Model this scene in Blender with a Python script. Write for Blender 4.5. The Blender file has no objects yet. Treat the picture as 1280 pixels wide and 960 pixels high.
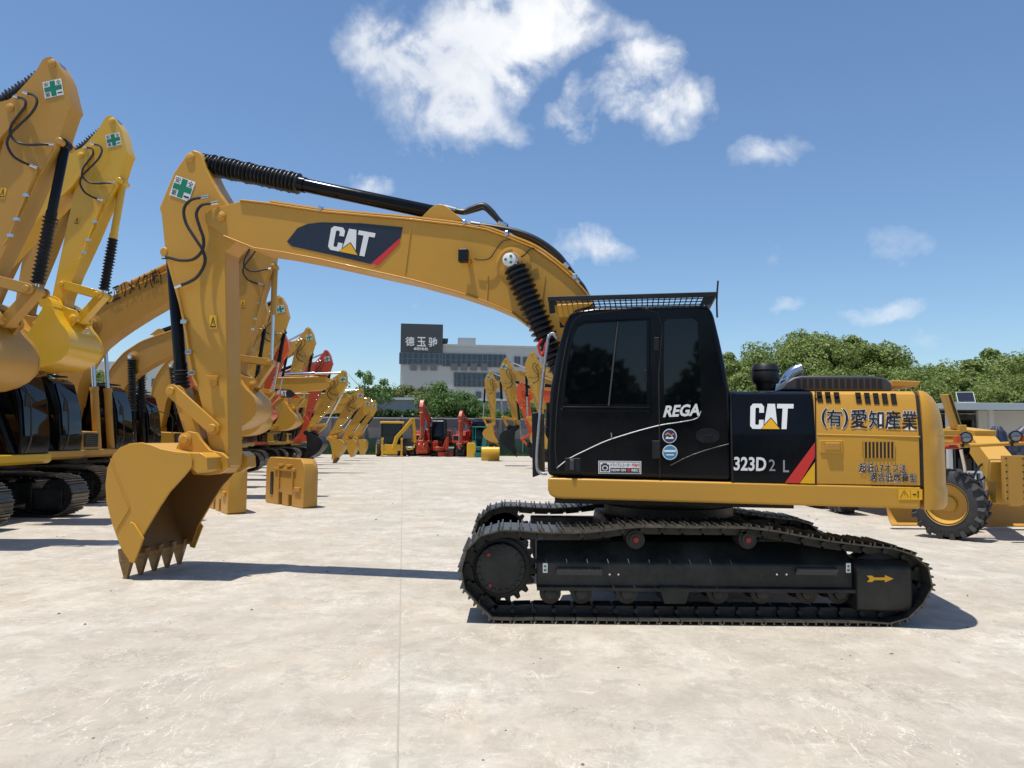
import bpy, bmesh, math, random, cmath
from mathutils import Vector, Matrix
R = math.radians
SC = bpy.context.scene
COL = SC.collection
rnd = random.Random(7)

# ---------------------------------------------------------------- camera
F = 961.0
CAMLOC = Vector((0, 0, 1.7))
CAMR = Matrix.Rotation(R(90 + 3.87), 3, 'X') @ Matrix.Rotation(R(0.5), 3, 'Z')
cam_d = bpy.data.cameras.new('camera'); cam = bpy.data.objects.new('camera', cam_d); COL.objects.link(cam)
cam_d.sensor_width = 36; cam_d.lens = 36 * F / 1280; cam_d.clip_end = 3000; cam_d.clip_start = .05
cam.location = CAMLOC; cam.rotation_euler = CAMR.to_euler()
SC.camera = cam

def ray(px, py):
    return CAMR @ Vector(((px - 640) / F, -(py - 480) / F, -1))
def atY(px, py, Y):
    d = ray(px, py); return CAMLOC + d * (Y / d.y)
def xz(px, py, Y):
    p = atY(px, py, Y); return complex(p.x, p.z)

class Frame:
    """a machine's own axes: x forward, y left, z up"""
    def __init__(s, x, y, heading):
        s.o = Vector((x, y, 0)); s.h = heading
        s.f = Vector((math.cos(heading), math.sin(heading), 0)); s.l = Vector((-s.f.y, s.f.x, 0))
    def hit(s, px, py, y):
        d = ray(px, py); o = CAMLOC - s.o
        t = (y - o.dot(s.l)) / d.dot(s.l)
        p = o + d * t
        return complex(p.dot(s.f), p.z)
    def world(s, x, y, z):
        return s.o + s.f * x + s.l * y + Vector((0, 0, z))

# ---------------------------------------------------------------- materials
def new_mat(name):
    m = bpy.data.materials.new(name); m.use_nodes = True
    nt = m.node_tree; b = nt.nodes['Principled BSDF']
    return m, nt, b
def N(nt, t, **kw):
    n = nt.nodes.new(t)
    for k, v in kw.items():
        if k in n.inputs: n.inputs[k].default_value = v
        else: setattr(n, k, v)
    return n
def L(nt, a, b): nt.links.new(a, b)
def ramp(nt, fac, stops):
    r = nt.nodes.new('ShaderNodeValToRGB'); e = r.color_ramp.elements
    while len(e) < len(stops): e.new(.5)
    for i, (p, c) in enumerate(stops):
        e[i].position = p
        if isinstance(c, (int, float)): c = (c, c, c)
        e[i].color = (*c, 1)
    L(nt, fac, r.inputs['Fac']); return r
def mixc(nt, fac, a, b, mode='MIX'):
    m = nt.nodes.new('ShaderNodeMix'); m.data_type = 'RGBA'; m.blend_type = mode
    for s, v in ((0, fac), (6, a), (7, b)):
        if isinstance(v, (int, float)): m.inputs[s].default_value = v
        elif isinstance(v, tuple): m.inputs[s].default_value = (*v, 1) if len(v) == 3 else v
        else: L(nt, v, m.inputs[s])
    return m.outputs[2]
def paint(name, col, rough=.4, metal=0, coat=0, dirt=.12, dirtcol=None, scale=1.2, bump=.0, spec=.5, noise_hi=30, rvar=.12):
    m, nt, b = new_mat(name)
    tc = N(nt, 'ShaderNodeTexCoord')
    n1 = N(nt, 'ShaderNodeTexNoise', Scale=scale, Detail=8.0, Roughness=.62); L(nt, tc.outputs['Object'], n1.inputs['Vector'])
    n2 = N(nt, 'ShaderNodeTexNoise', Scale=noise_hi, Detail=5.0, Roughness=.7); L(nt, tc.outputs['Object'], n2.inputs['Vector'])
    if dirtcol is None: dirtcol = tuple(c * .55 + .03 for c in col)
    r1 = ramp(nt, n1.outputs['Fac'], [(.42, 0), (.75, 1)])
    c1 = mixc(nt, r1.outputs['Color'], col, tuple(c * (1 - dirt) + d * dirt for c, d in zip(col, dirtcol)))
    r2 = ramp(nt, n2.outputs['Fac'], [(.58, 0), (.72, 1)])
    mm = N(nt, 'ShaderNodeMath', operation='MULTIPLY'); L(nt, r2.outputs['Color'], mm.inputs[0]); mm.inputs[1].default_value = dirt
    c2 = mixc(nt, mm.outputs[0], c1, dirtcol)
    L(nt, c2, b.inputs['Base Color'])
    mr = N(nt, 'ShaderNodeMapRange'); L(nt, n1.outputs['Fac'], mr.inputs['Value'])
    mr.inputs['From Min'].default_value = .3; mr.inputs['From Max'].default_value = .7
    mr.inputs['To Min'].default_value = max(.02, rough - rvar * rough * 2); mr.inputs['To Max'].default_value = rough + rvar * rough * 2
    L(nt, mr.outputs[0], b.inputs['Roughness'])
    b.inputs['Metallic'].default_value = metal; b.inputs['Coat Weight'].default_value = coat; b.inputs['Coat Roughness'].default_value = .08
    b.inputs['Specular IOR Level'].default_value = spec
    if bump:
        bp = N(nt, 'ShaderNodeBump', Strength=bump, Distance=.02); L(nt, n2.outputs['Fac'], bp.inputs['Height']); L(nt, bp.outputs[0], b.inputs['Normal'])
    return m

GOLD = (.55, .282, .031); YEL = (.72, .41, .018); ORG = (.72, .10, .02)
M = {}
M['gold'] = paint('gold_paint', GOLD, .42, coat=.08, dirt=.30, bump=.06, dirtcol=(.38,.21,.05), noise_hi=45, spec=.4)
M['gold2'] = paint('old_gold_paint', (.49, .25, .033), .45, coat=.05, dirt=.35, bump=.04)
M['yellow'] = paint('fresh_yellow_paint', YEL, .35, coat=.3, dirt=.12)
M['yellow2'] = paint('pale_yellow_paint', (.55, .30, .036), .45, dirt=.25)
M['orange'] = paint('orange_paint', ORG, .38, coat=.2, dirt=.2)
M['red'] = paint('red_orange_paint', (.46, .055, .018), .4, dirt=.2)
M['teal'] = paint('teal_paint', (.01, .22, .20), .45, dirt=.2)
M['inside'] = paint('bucket_inside_shade_wear', (.20, .10, .022), .6, dirt=.5, dirtcol=(.16, .09, .04), scale=3)  # brown has the bucket's inner shade mixed into the colour, plus wear
M['black'] = paint('black_gloss', (.004, .0045, .006), .20, coat=.0, spec=.22, dirt=.15, dirtcol=(.012, .012, .014), scale=2, rvar=.25)
M['black_m'] = paint('black_matt', (.008, .009, .010), .45, spec=.3, dirt=.4, dirtcol=(.05, .05, .05), bump=.1)
M['frame'] = paint('track_frame_black', (.009, .011, .011), .42, spec=.35, dirt=.65, dirtcol=(.07, .068, .06), bump=.25, noise_hi=60, scale=2.5)
M['shoe'] = paint('track_steel', (.10, .093, .08), .36, metal=.7, dirt=.55, dirtcol=(.24, .21, .165), scale=6, bump=.2)
M['shoe_rust'] = paint('track_steel_rusty', (.075, .055, .04), .6, metal=.3, dirt=.7, dirtcol=(.16, .085, .045), scale=5, bump=.2)
M['tooth'] = paint('tooth_steel', (.27, .145, .035), .5, dirt=.7, dirtcol=(.12, .075, .035), scale=9, bump=.2)
M['worn'] = paint('worn_steel', (.42, .40, .36), .35, metal=.8, dirt=.4, dirtcol=(.2, .17, .13), scale=14)
M['rubber'] = paint('rubber', (.013, .013, .015), .38, dirt=.2)
M['tyre'] = paint('tyre_rubber', (.03, .031, .033), .7, dirt=.5, dirtcol=(.09, .085, .075), scale=5, bump=.3)
M['chrome'] = paint('chrome', (.62, .63, .65), .15, metal=1, dirt=.1)
M['lettergrey'] = paint('grey_vinyl', (.30, .31, .33), .4)
M['foil'] = paint('silver_tape', (.40, .41, .43), .32, metal=.8, dirt=.4, dirtcol=(.25, .25, .27), scale=18, bump=.8, noise_hi=25)
M['glass'] = paint('dark_glass', (.002, .0025, .004), .03, coat=.0, spec=.4, dirt=.05, rvar=0)
M['grey'] = paint('grey_plastic', (.05, .052, .056), .42)
M['white'] = paint('white_vinyl', (.78, .78, .76), .4, dirt=.05)
M['vblack'] = paint('black_vinyl', (.012, .012, .014), .35, dirt=.05)
M['navy'] = paint('navy_vinyl', (.018, .022, .034), .3, dirt=.1)
M['vred'] = paint('red_vinyl', (.62, .03, .025), .35, dirt=.05)
M['capred'] = paint('roller_cap_red', (.30, .02, .02), .5, dirt=.3)
M['vyel'] = paint('yellow_vinyl', (.80, .42, .01), .35, dirt=.05)
M['vgreen'] = paint('green_vinyl', (.005, .20, .10), .4, dirt=.08)
M['vblue'] = paint('blue_vinyl', (.04, .25, .45), .4, dirt=.05)
M['vnavy'] = paint('navy_badge', (.02, .035, .12), .4, dirt=.05)
M['seam'] = paint('seam_dark', (.012, .010, .008), .7, dirt=.05)
M['lens'] = paint('lamp_glass', (.22, .23, .24), .12, metal=.7, dirt=.05)
M['amber'] = paint('amber_lens', (.55, .08, .02), .2, dirt=.05)

# ---------------------------------------------------------------- mesh builder
def catmull(pts, k=6, closed=False):
    pts = [Vector(p) for p in pts]; out = []; n = len(pts)
    rng = range(n if closed else n - 1)
    for i in rng:
        if closed: a, b, c, d = pts[(i-1) % n], pts[i], pts[(i+1) % n], pts[(i+2) % n]
        else: a, b, c, d = pts[max(i-1, 0)], pts[i], pts[i+1], pts[min(i+2, n-1)]
        for j in range(k):
            t = j / k
            out.append(.5 * ((2*b) + (c-a)*t + (2*a-5*b+4*c-d)*t*t + (3*b-a-3*c+d)*t**3))
    if not closed: out.append(pts[-1])
    return out
class MB:
    def __init__(s): s.v = []; s.f = []; s.m = []
    def add(s, vs, fs, mat=0):
        o = len(s.v); s.v += [tuple(v) for v in vs]
        for f in fs: s.f.append([i + o for i in f]); s.m.append(mat)
        return s
    def prism(s, out, y0, y1, mat=0):
        """out: complex x+iz outline, extruded from y0 to y1"""
        n = len(out)
        vs = [(p.real, y0, p.imag) for p in out] + [(p.real, y1, p.imag) for p in out]
        fs = [list(range(n)), list(range(2*n-1, n-1, -1))] + [[i, (i+1) % n, n+(i+1) % n, n+i] for i in range(n)]
        return s.add(vs, fs, mat)
    def prismX(s, out, x0, x1, mat=0):
        """out: (y, z) outline extruded along x"""
        n = len(out)
        vs = [(x0, p[0], p[1]) for p in out] + [(x1, p[0], p[1]) for p in out]
        fs = [list(range(n)), list(range(2*n-1, n-1, -1))] + [[i, (i+1) % n, n+(i+1) % n, n+i] for i in range(n)]
        return s.add(vs, fs, mat)
    def prismZ(s, out, z0, z1, mat=0):
        n = len(out)
        vs = [(p[0], p[1], z0) for p in out] + [(p[0], p[1], z1) for p in out]
        fs = [list(range(n)), list(range(2*n-1, n-1, -1))] + [[i, (i+1) % n, n+(i+1) % n, n+i] for i in range(n)]
        return s.add(vs, fs, mat)
    def box(s, c, d, rot=None, mat=0):
        vs = []
        for x in (-.5, .5):
            for y in (-.5, .5):
                for z in (-.5, .5):
                    p = Vector((x*d[0], y*d[1], z*d[2]))
                    if rot: p = rot @ p
                    vs.append(p + Vector(c))
        return s.add(vs, [[0,1,3,2],[4,6,7,5],[0,4,5,1],[2,3,7,6],[0,2,6,4],[1,5,7,3]], mat)
    def lathe(s, prof, p0, axis, n=20, mat=0, cap=True):
        """prof: [(t along axis, radius)]"""
        a = Vector(axis).normalized(); u = a.orthogonal().normalized(); w = a.cross(u); p0 = Vector(p0)
        vs = []; fs = []
        for t, r in prof:
            for k in range(n):
                th = 2*math.pi*k/n; vs.append(p0 + a*t + (u*math.cos(th) + w*math.sin(th))*r)
        for i in range(len(prof)-1):
            for k in range(n): fs.append([i*n+k, i*n+(k+1) % n, (i+1)*n+(k+1) % n, (i+1)*n+k])
        if cap: fs.append(list(range(n))[::-1]); fs.append([(len(prof)-1)*n+k for k in range(n)])
        return s.add(vs, fs, mat)
    def cyl(s, p0, p1, r, r1=None, n=20, mat=0):
        p0, p1 = Vector(p0), Vector(p1); d = p1-p0
        return s.lathe([(0, r), (d.length, r if r1 is None else r1)], p0, d, n, mat)
    def pin(s, x, z, y, w, r, mat=0, n=20):
        """disc stack along y centred on (x,z), total half-width w"""
        return s.lathe([(0, r*.8), (.008, r), (2*w-.008, r), (2*w, r*.8)], (x, y-w, z), (0, 1, 0), n, mat)
    def bellows(s, p0, p1, r, rings, n=20, mat=0, deep=.68):
        p0, p1 = Vector(p0), Vector(p1); d = p1-p0; Ln = d.length; prof = [(0, r*.7)]
        for i in range(rings):
            k = rnd.uniform(.93, 1.05)
            prof += [(Ln*(i+.15)/rings, r*deep), (Ln*(i+.5)/rings, r*k), (Ln*(i+.62)/rings, r*k), (Ln*(i+.95)/rings, r*deep)]
        prof.append((Ln, r*.7))
        return s.lathe(prof, p0, d, n, mat)
    def tube(s, path, r, n=8, mat=0, smooth=5, closed=False):
        pts = catmull(path, smooth, closed) if smooth > 1 and len(path) > 2 else [Vector(p) for p in path]
        t0 = (pts[1]-pts[0]).normalized(); u = t0.orthogonal().normalized(); vs = []; m = len(pts)
        for i, p in enumerate(pts):
            t = (pts[min(i+1, m-1)] - pts[max(i-1, 0)]).normalized()
            u = (u - t*u.dot(t)).normalized(); w = t.cross(u)
            for k in range(n):
                th = 2*math.pi*k/n; vs.append(p + (u*math.cos(th) + w*math.sin(th))*r)
        fs = [[i*n+k, i*n+(k+1) % n, (i+1)*n+(k+1) % n, (i+1)*n+k] for i in range(m-1) for k in range(n)]
        fs.append(list(range(n))[::-1]); fs.append([(m-1)*n+k for k in range(n)])
        return s.add(vs, fs, mat)
    def strip(s, path, th, y0, y1, mat=0):
        """plate following a complex path, thickness th to its left"""
        n = len(path); off = []
        for i, p in enumerate(path):
            t = path[min(i+1, n-1)] - path[max(i-1, 0)]; t /= abs(t); off.append(p + t*1j*th)
        return s.prism(list(path) + off[::-1], y0, y1, mat)
    def build(s, name, mats, parent=None, bevel=0, seg=2, angle=35, fix=True, smooth=True):
        if not isinstance(mats, (list, tuple)): mats = [mats]
        me = bpy.data.meshes.new(name); me.from_pydata(s.v, [], s.f)
        for m in mats: me.materials.append(M[m] if isinstance(m, str) else m)
        for p, k in zip(me.polygons, s.m): p.material_index = k
        if fix:
            bm = bmesh.new(); bm.from_mesh(me); bmesh.ops.recalc_face_normals(bm, faces=bm.faces); bm.to_mesh(me); bm.free()
        if smooth:
            me.polygons.foreach_set('use_smooth', [True]*len(me.polygons)); me.set_sharp_from_angle(angle=R(angle))
        me.update()
        o = bpy.data.objects.new(name, me); COL.objects.link(o)
        if parent: o.parent = parent
        if bevel:
            b = o.modifiers.new('bevel', 'BEVEL'); b.width = bevel; b.segments = seg; b.limit_method = 'ANGLE'; b.angle_limit = R(40); b.harden_normals = True
        return o
def tag(o, label=None, cat=None, group=None, kind=None):
    for k, v in (('label', label), ('category', cat), ('group', group), ('kind', kind)):
        if v: o[k] = v
    return o
def empty(name, loc, rz=0, label=None, cat=None, group=None):
    o = bpy.data.objects.new(name, None); COL.objects.link(o); o.location = loc; o.rotation_euler.z = rz; o.empty_display_size = .2
    return tag(o, label, cat, group)

# ---------------------------------------------------------------- lettering
_glyphs = {}
def glyphs(body, bold=0.0, res=3):
    """flat triangles of a piece of writing, normalised to a unit box (+ its aspect)"""
    key = (body, bold)
    if key in _glyphs: return _glyphs[key]
    cu = bpy.data.curves.new('t', 'FONT'); cu.body = body; cu.offset = bold; cu.resolution_u = res; cu.fill_mode = 'BOTH'
    ob = bpy.data.objects.new('t', cu); COL.objects.link(ob)
    dg = bpy.context.evaluated_depsgraph_get()
    me = bpy.data.meshes.new_from_object(ob.evaluated_get(dg))
    vs = [(v.co.x, v.co.y) for v in me.vertices]; fs = [list(p.vertices) for p in me.polygons]
    bpy.data.objects.remove(ob); bpy.data.curves.remove(cu); bpy.data.meshes.remove(me)
    if not vs: _glyphs[key] = ([], []); return _glyphs[key]
    if bold:  # box of the un-bold text so that outlines register
        b0 = glyphs_box(body)
    else: b0 = (min(v[0] for v in vs), min(v[1] for v in vs), max(v[0] for v in vs), max(v[1] for v in vs))
    x0, y0, x1, y1 = b0
    _glyphs[key] = ([((x-x0)/(x1-x0), (y-y0)/(y1-y0)) for x, y in vs], fs); return _glyphs[key]
_gb = {}
def glyphs_box(body):
    if body in _gb: return _gb[body]
    cu = bpy.data.curves.new('t', 'FONT'); cu.body = body; cu.resolution_u = 3
    ob = bpy.data.objects.new('t', cu); COL.objects.link(ob)
    me = bpy.data.meshes.new_from_object(ob.evaluated_get(bpy.context.evaluated_depsgraph_get()))
    xs = [v.co.x for v in me.vertices]; ys = [v.co.y for v in me.vertices]
    bpy.data.objects.remove(ob); bpy.data.curves.remove(cu); bpy.data.meshes.remove(me)
    _gb[body] = (min(xs), min(ys), max(xs), max(ys)); return _gb[body]
def write(mb, body, fn, bold=0.0, mat=0, lift=0.0):
    """fn maps (s,t) in the unit box and a lift to a 3-D point"""
    vs, fs = glyphs(body, bold)
    mb.add([fn(a, b, lift) for a, b in vs], fs, mat)
def poly(mb, pts, fn, mat=0, lift=0.0):
    mb.add([fn(a, b, lift) for a, b in pts], [list(range(len(pts)))], mat)
def quadfn(A, B, Cc, D):
    """A bottom-left, B bottom-right, Cc top-right, D top-left as seen by the reader (3-D)"""
    A, B, Cc, D = map(Vector, (A, B, Cc, D)); n = (B-A).cross(D-A).normalized()
    def fn(s, t, l=0): return A*(1-s)*(1-t) + B*s*(1-t) + Cc*s*t + D*(1-s)*t + n*l
    return fn
def box01(x0, y0, x1, y1): return [(x0, y0), (x1, y0), (x1, y1), (x0, y1)]
def disc01(cx, cy, rx, ry, n=24): return [(cx+rx*math.cos(2*math.pi*k/n), cy+ry*math.sin(2*math.pi*k/n)) for k in range(n)]
LOGO_C = [(.0,.12),(.06,0),(.26,0),(.32,.12),(.32,.36),(.21,.36),(.21,.2),(.19,.16),(.14,.16),(.12,.2),(.12,.8),(.14,.84),(.19,.84),(.21,.8),(.21,.64),(.32,.64),(.32,.88),(.26,1),(.06,1),(0,.88)]
LOGO_A = [(.335,.17),(.40,1),(.57,1),(.645,.17),(.565,.33),(.49,.50),(.41,.33)]
LOGO_A2 = [(.49,.50),(.565,.33),(.52,.62),(.485,.88),(.45,.62),(.41,.33)]
LOGO_T = [(.62,1),(1,1),(1,.82),(.87,.82),(.87,0),(.75,0),(.75,.82),(.62,.82)]
def logo(mb, fn, white, yel):
    poly(mb, LOGO_C, fn, white, .0); poly(mb, LOGO_T, fn, white, 0)
    poly(mb, [(.335,.17),(.40,1),(.57,1),(.645,.17),(.60,.26),(.49,.47),(.38,.26)], fn, white, 0)
    poly(mb, [(.27,0),(.71,0),(.49,.42)], fn, yel, .0015)
def safety_sign(mb, fn, w, g, k):
    poly(mb, box01(0,0,1,1), fn, w, 0)
    poly(mb, [(.36,.04),(.64,.04),(.64,.36),(.96,.36),(.96,.64),(.64,.64),(.64,.96),(.36,.96),(.36,.64),(.04,.64),(.04,.36),(.36,.36)], fn, g, .002)
    for ch, x, y in (('安', .05, .68), ('全', .69, .68), ('第', .05, .05), ('一', .69, .13)):
        h = .27 if ch != '一' else .07
        write(mb, ch, lambda s, t, l, x=x, y=y, h=h: fn(x+.26*s, y+h*t, l), .008, k, .003)
def warn_sign(mb, fn, yel, k):
    poly(mb, box01(0,0,1,1), fn, yel, 0)
    for a, b in (((.15,.15),(.5,.85)), ((.5,.85),(.85,.15)), ((.85,.15),(.15,.15))):
        dx, dy = b[0]-a[0], b[1]-a[1]; l = math.hypot(dx, dy); nx, ny = -dy/l*.05, dx/l*.05
        poly(mb, [(a[0]-nx,a[1]-ny),(b[0]-nx,b[1]-ny),(b[0]+nx,b[1]+ny),(a[0]+nx,a[1]+ny)], fn, k, .002)
    poly(mb, box01(.46,.3,.54,.6), fn, k, .002)
# ---------------------------------------------------------------- main machine frames
YAW = 9.5
FU = Frame(1.74, 8.6, R(180 - YAW)); FT = Frame(1.74, 8.6, R(180))
def tr(pts, y, fr=FU): return [fr.hit(a, b, y) for a, b in pts]
def c3(y): return lambda s, t, l=0: None
H0 = FU.hit(790, 563, .22); P0 = FU.hit(276, 270.5, .22); E0 = FU.hit(273, 578, .2)
BT = [(255,267),(267,259.5),(299,251),(335,255),(400,265),(455,270),(512,275),(580,283),(608,288),(633,297),(667,311),(695,331),(718,351),(733,368),(750,398),(775,460),(800,530)]
BB = [(806,562),(800,580),(783,584),(765,570),(738,515),(712,462),(684,426),(661.6,406),(639,389),(608,376),(569,363),(512.5,348),(400,323),(352,314),(318,309),(279.5,293.5),(256,279)]
S_boom = tr(BT + BB, .22); S_btop = tr(BT[2:-1], .22); S_bbot = tr([p for p in BB[4:-1]][::-1], .22)
S_stick = tr([(240.8,187),(248,189),(252,194),(256,207),(265,226),(277,246),(292,266),(297,300),(281.5,315),(281.7,340),(282.5,380),(286,567),(285,582),(277,592),(266,590),(261,578),(260,556),(252,511),(234,436),(222.5,380),(207,325),(201,267),(198.4,259.6),(216.6,216),(224,205),(233.5,192)], .17)
K_T = FU.hit(247, 203, .0); K_SB = FU.hit(553, 268, 0); K_BC = FU.hit(640, 327, .3); K_BF = FU.hit(742, 558, .3)
K_CB = FU.hit(209, 316, .1); K_S2 = FU.hit(267.5, 535, .2); K_B2 = FU.hit(235.5, 549.5, .2); K_K = FU.hit(219, 489, .15)
BW = .58
S_side = tr([(241,575),(236,566),(220,564.5),(202,561),(190,556),(177.5,553),(162.5,554.5),(150,560),(142,569),(135,585),(132.5,606),(134,628),(140,652),(146,669),(152,685),(160,697.5),(169,697),(177.5,672.5),(187.5,655),(201,632.5),(212.5,615),(230,596),(241,582.5)], BW)
S_shell = tr([(241,582.5),(241,575),(236,567),(220,565.5),(202,562),(190,557),(177.5,554),(162.5,555.5),(150,561),(142,570),(135,586),(133.5,606),(135,628),(141,652),(147,669),(153,685),(158,697)], BW)
S_ear = tr([(219,562.5),(226,550),(229,542.5),(236,539),(246,541),(252.5,551),(262.5,562.5),(277.5,566),(285,572.5),(286,585),(275,592.5),(260,594),(242,593),(235,582)], .25)
S_torque = tr([(236,566),(250,566),(258,572),(259,588),(246,592),(238,585)], BW)
S_cut = tr([(163,652),(168,654),(180,673),(168,704),(162,702),(157,680)], BW + .03)
S_tooth = tr([(150,686),(169,688),(166,700),(160,723),(156.5,723.5),(152,703)], .52)
def norm_bulk(pts, A, B): return [(p-A)/(B-A) for p in pts]
BOOM = dict(out=norm_bulk(S_boom, H0, P0), top=norm_bulk(S_btop, H0, P0), bot=norm_bulk(S_bbot, H0, P0), SB=(K_SB-H0)/(P0-H0), BC=(K_BC-H0)/(P0-H0))
STK = dict(out=norm_bulk(S_stick, P0, E0), T=(K_T-P0)/(E0-P0), CB=(K_CB-P0)/(E0-P0), S2=(K_S2-P0)/(E0-P0))
d_SK = abs(K_K-K_S2); d_BK = abs(K_K-K_B2); LST = abs(E0-P0); LBM = abs(P0-H0)

def cyl_part(name, root, a, b, y, r, barrel, mb='black', bel=None, rod='chrome', bname='bellows', taper=True, parts=True):
    """hydraulic cylinder from a (base pin) to b (rod pin): barrel over the first fraction, then bellows or rod"""
    A = Vector((a.real, y, a.imag)); B = Vector((b.real, y, b.imag)); D = B - A; p = A + D*barrel
    m = MB(); m.lathe([(0, r*.6), (.06, r), ((D*barrel).length-.10, r), ((D*barrel).length-.10, r*1.13), ((D*barrel).length, r*1.13)], A, D, 20)
    m.pin(a.real, a.imag, y, r*1.1, r*1.1)
    o = m.build(name, mb, root)
    m = MB(); m.cyl(p, B, r*.55, n=14); m.pin(b.real, b.imag, y, r*1.0, r*.95); m.build('rod', rod, o)
    if bel:
        q0 = A + D*bel[0]; q1 = A + D*bel[1]
        m = MB(); m.bellows(q0, q1, bel[2], bel[3]); m.build(bname, 'rubber', o)
    return o

def arm(root, H, P, E, phi, col, W=1.0, detail=2, bel=(True, True, True), sign=True, cylcol='black', boomcyl='black', foot=None, logo_on=0, bcol=None, btext=None, bel_bc=None, pins=None):
    s = abs(E-P)/LST; sb = abs(P-H)/LBM
    bo = lambda q: H + q*(P-H)
    st = lambda q: P + q*(E-P)
    rot = cmath.exp(1j*phi); bk = lambda p: E + (p-E0)*s*rot
    bcol = bcol or col
    out = {}
    # boom
    w = .205*sb
    m = MB(); m.prism([bo(q) for q in BOOM['out']], -w, w)
    m.strip([bo(q) for q in BOOM['top']], -.022, -w-.022, w+.022)
    m.strip([bo(q) for q in BOOM['bot']], .022, -w-.025, w+.025)
    boom = m.build('boom', col, root, bevel=.008 if detail > 1 else 0)
    # nose plates, bosses
    m = MB()
    for sg in (-1, 1):
        m = MB(); m.pin(P.real, P.imag, sg*(w+.012), .016, .062*s); m.pin(P.real, P.imag, sg*(w+.02), .02, .03*s, n=14); m.build('pin_boss', col, boom)
        m = MB(); m.pin(H.real, H.imag, sg*(w+.02), .03, .12*s); m.build('pin_boss', col, boom)
    q = bo(BOOM['BC']); m = MB(); m.pin(q.real, q.imag, 0, w+.10, .11*sb); m.pin(q.real, q.imag, 0, w+.016, .20*sb, n=32); m.build('cylinder_pin', col, boom)
    lug = bo(BOOM['SB']); m = MB()
    for sg in (-1, 1): m.prism([lug+complex(*p)*sb for p in ((-.30,-.12),(.28,-.12),(.12,.04),(.03,.09),(-.06,.07))], sg*.11-.015, sg*.11+.015)
    m.build('cylinder_lug', col, boom, bevel=.006)
    if detail > 0:
        # steel pipes along the boom
        n = len(BOOM['top'])
        for k, (yy, up) in enumerate(((w-.02, .045), (w-.09, .05), (-w+.05, .05))):
            path = []
            for i, q in enumerate(BOOM['top'][1:-3]):
                p = bo(q); t = bo(BOOM['top'][i+2]) - bo(BOOM['top'][i]); t /= abs(t); nn = t*1j
                if nn.imag < 0: nn = -nn
                p += nn*up; path.append((p.real, yy, p.imag))
            MB().tube(path, .017, 6).build('boom_pipe', col, boom)
        for i in (2, 5, 7, 10):
            p = bo(BOOM['top'][i]); m = MB(); m.box((p.real, w-.05, p.imag+.05), (.04, .15, .06)); m.build('pipe_clamp', 'chrome', boom, bevel=.005)
    out['boom'] = boom
    # stick
    w2 = .165*s
    m = MB(); m.prism([st(q) for q in STK['out']], -w2, w2)
    stick = m.build('stick', col, root, bevel=.016 if detail > 1 else 0, seg=2)
    m = MB(); q = st(STK['T']); m.pin(q.real, q.imag, 0, w2+.018, .062*s); m.build('pin_boss', col, stick)
    q = st(STK['CB']); m = MB(); m.pin(q.real, q.imag, 0, w2+.012, .055*s); m.build('pin_boss', col, stick)
    out['stick'] = stick
    m = MB()
    edge = [STK['out'][i] for i in (10, 11)]
    for sg in (-1, 1):
        for a, b in ((18, 19), (19, 20)):
            pa, pb = st(STK['out'][a]), st(STK['out'][b]); t = (pb-pa)/abs(pb-pa); nn = t*1j
            c0 = st(.3)
            if ((c0-pa)/nn).real < 0: nn = -nn
            m.prism([pa+nn*.04, pb+nn*.04, pb+nn*.055, pa+nn*.055], sg*w2, sg*(w2+.004))
    m.build('weld_seam', col, stick)
    # bucket linkage
    S2 = st(STK['S2']); B2 = bk(K_B2); d = abs(B2-S2); d1, d2 = d_SK*s, d_BK*s
    a = (d1*d1-d2*d2+d*d)/(2*d); h = math.sqrt(max(d1*d1-a*a, 1e-4)); u = (B2-S2)/d
    c1, c2 = S2+u*a+u*1j*h, S2+u*a-u*1j*h
    axis = (E-P)/abs(E-P)
    K = c1 if ((c1-S2)/axis).imag > ((c2-S2)/axis).imag else c2
    def linkbar(p, q, yy, th, name, wd=.075):
        u = (q-p)/abs(q-p)*1j; e = (q-p)/abs(q-p)
        o = []
        for c, sg in ((q, 1), (p, -1)):
            for k in range(9):
                an = -math.pi/2 + math.pi*k/8; o.append(c + sg*(e*math.cos(an) + u*math.sin(an))*wd)
        mm = MB(); mm.prism(o, yy-th, yy+th); 
        for c in (p, q): mm.pin(c.real, c.imag, yy, th+.03, wd*.62)
        return mm.build(name, col, root, bevel=.006)
    linkbar(S2, K, w2+.045, .022, 'link_arm', .08*s); linkbar(S2, K, -w2-.045, .022, 'link_arm', .08*s)
    linkbar(K, B2, 0, .11*s, 'bucket_link', .075*s)
    # cylinders
    T = st(STK['T']); SB = lug
    fr = abs(FU.hit(372,232,0)-K_SB)/abs(K_T-K_SB)
    cyl_part('stick_cylinder', root, SB, T, 0, .085*sb, fr if bel[0] else .6, cylcol, (fr-.01, .985, .135*sb, 26) if bel[0] else None)
    CB = st(STK['CB'])
    if bel[1] == 'main': cyl_part('bucket_cylinder', root, CB, K, 0, .075*s, .85, cylcol, (.84, .975, .105*s, 5))
    else: cyl_part('bucket_cylinder', root, CB, K, 0, .07*s, .5, cylcol, (.49, .95, .105*s, 17) if bel[1] else None)
    BC = bo(BOOM['BC']); foot = foot or complex(1.3, 1.25)
    for sg in (-1, 1):
        cyl_part('boom_cylinder', root, foot, BC, sg*(w+.10), .085*sb, .5 if not bel[2] else .42, boomcyl, (.40, .97, .14*sb, 20) if bel[2] else None)
    # bucket
    bw = BW*s*W
    m = MB()
    side = [bk(p) for p in S_side]; shell = [bk(p) for p in S_shell]
    for sg in (-1, 1): m.prism(side, sg*bw-.016, sg*bw+.016)
    m.strip(shell, -.03*s, -bw+.016, bw-.016); 
    lin = [p for p in shell]; 
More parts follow.
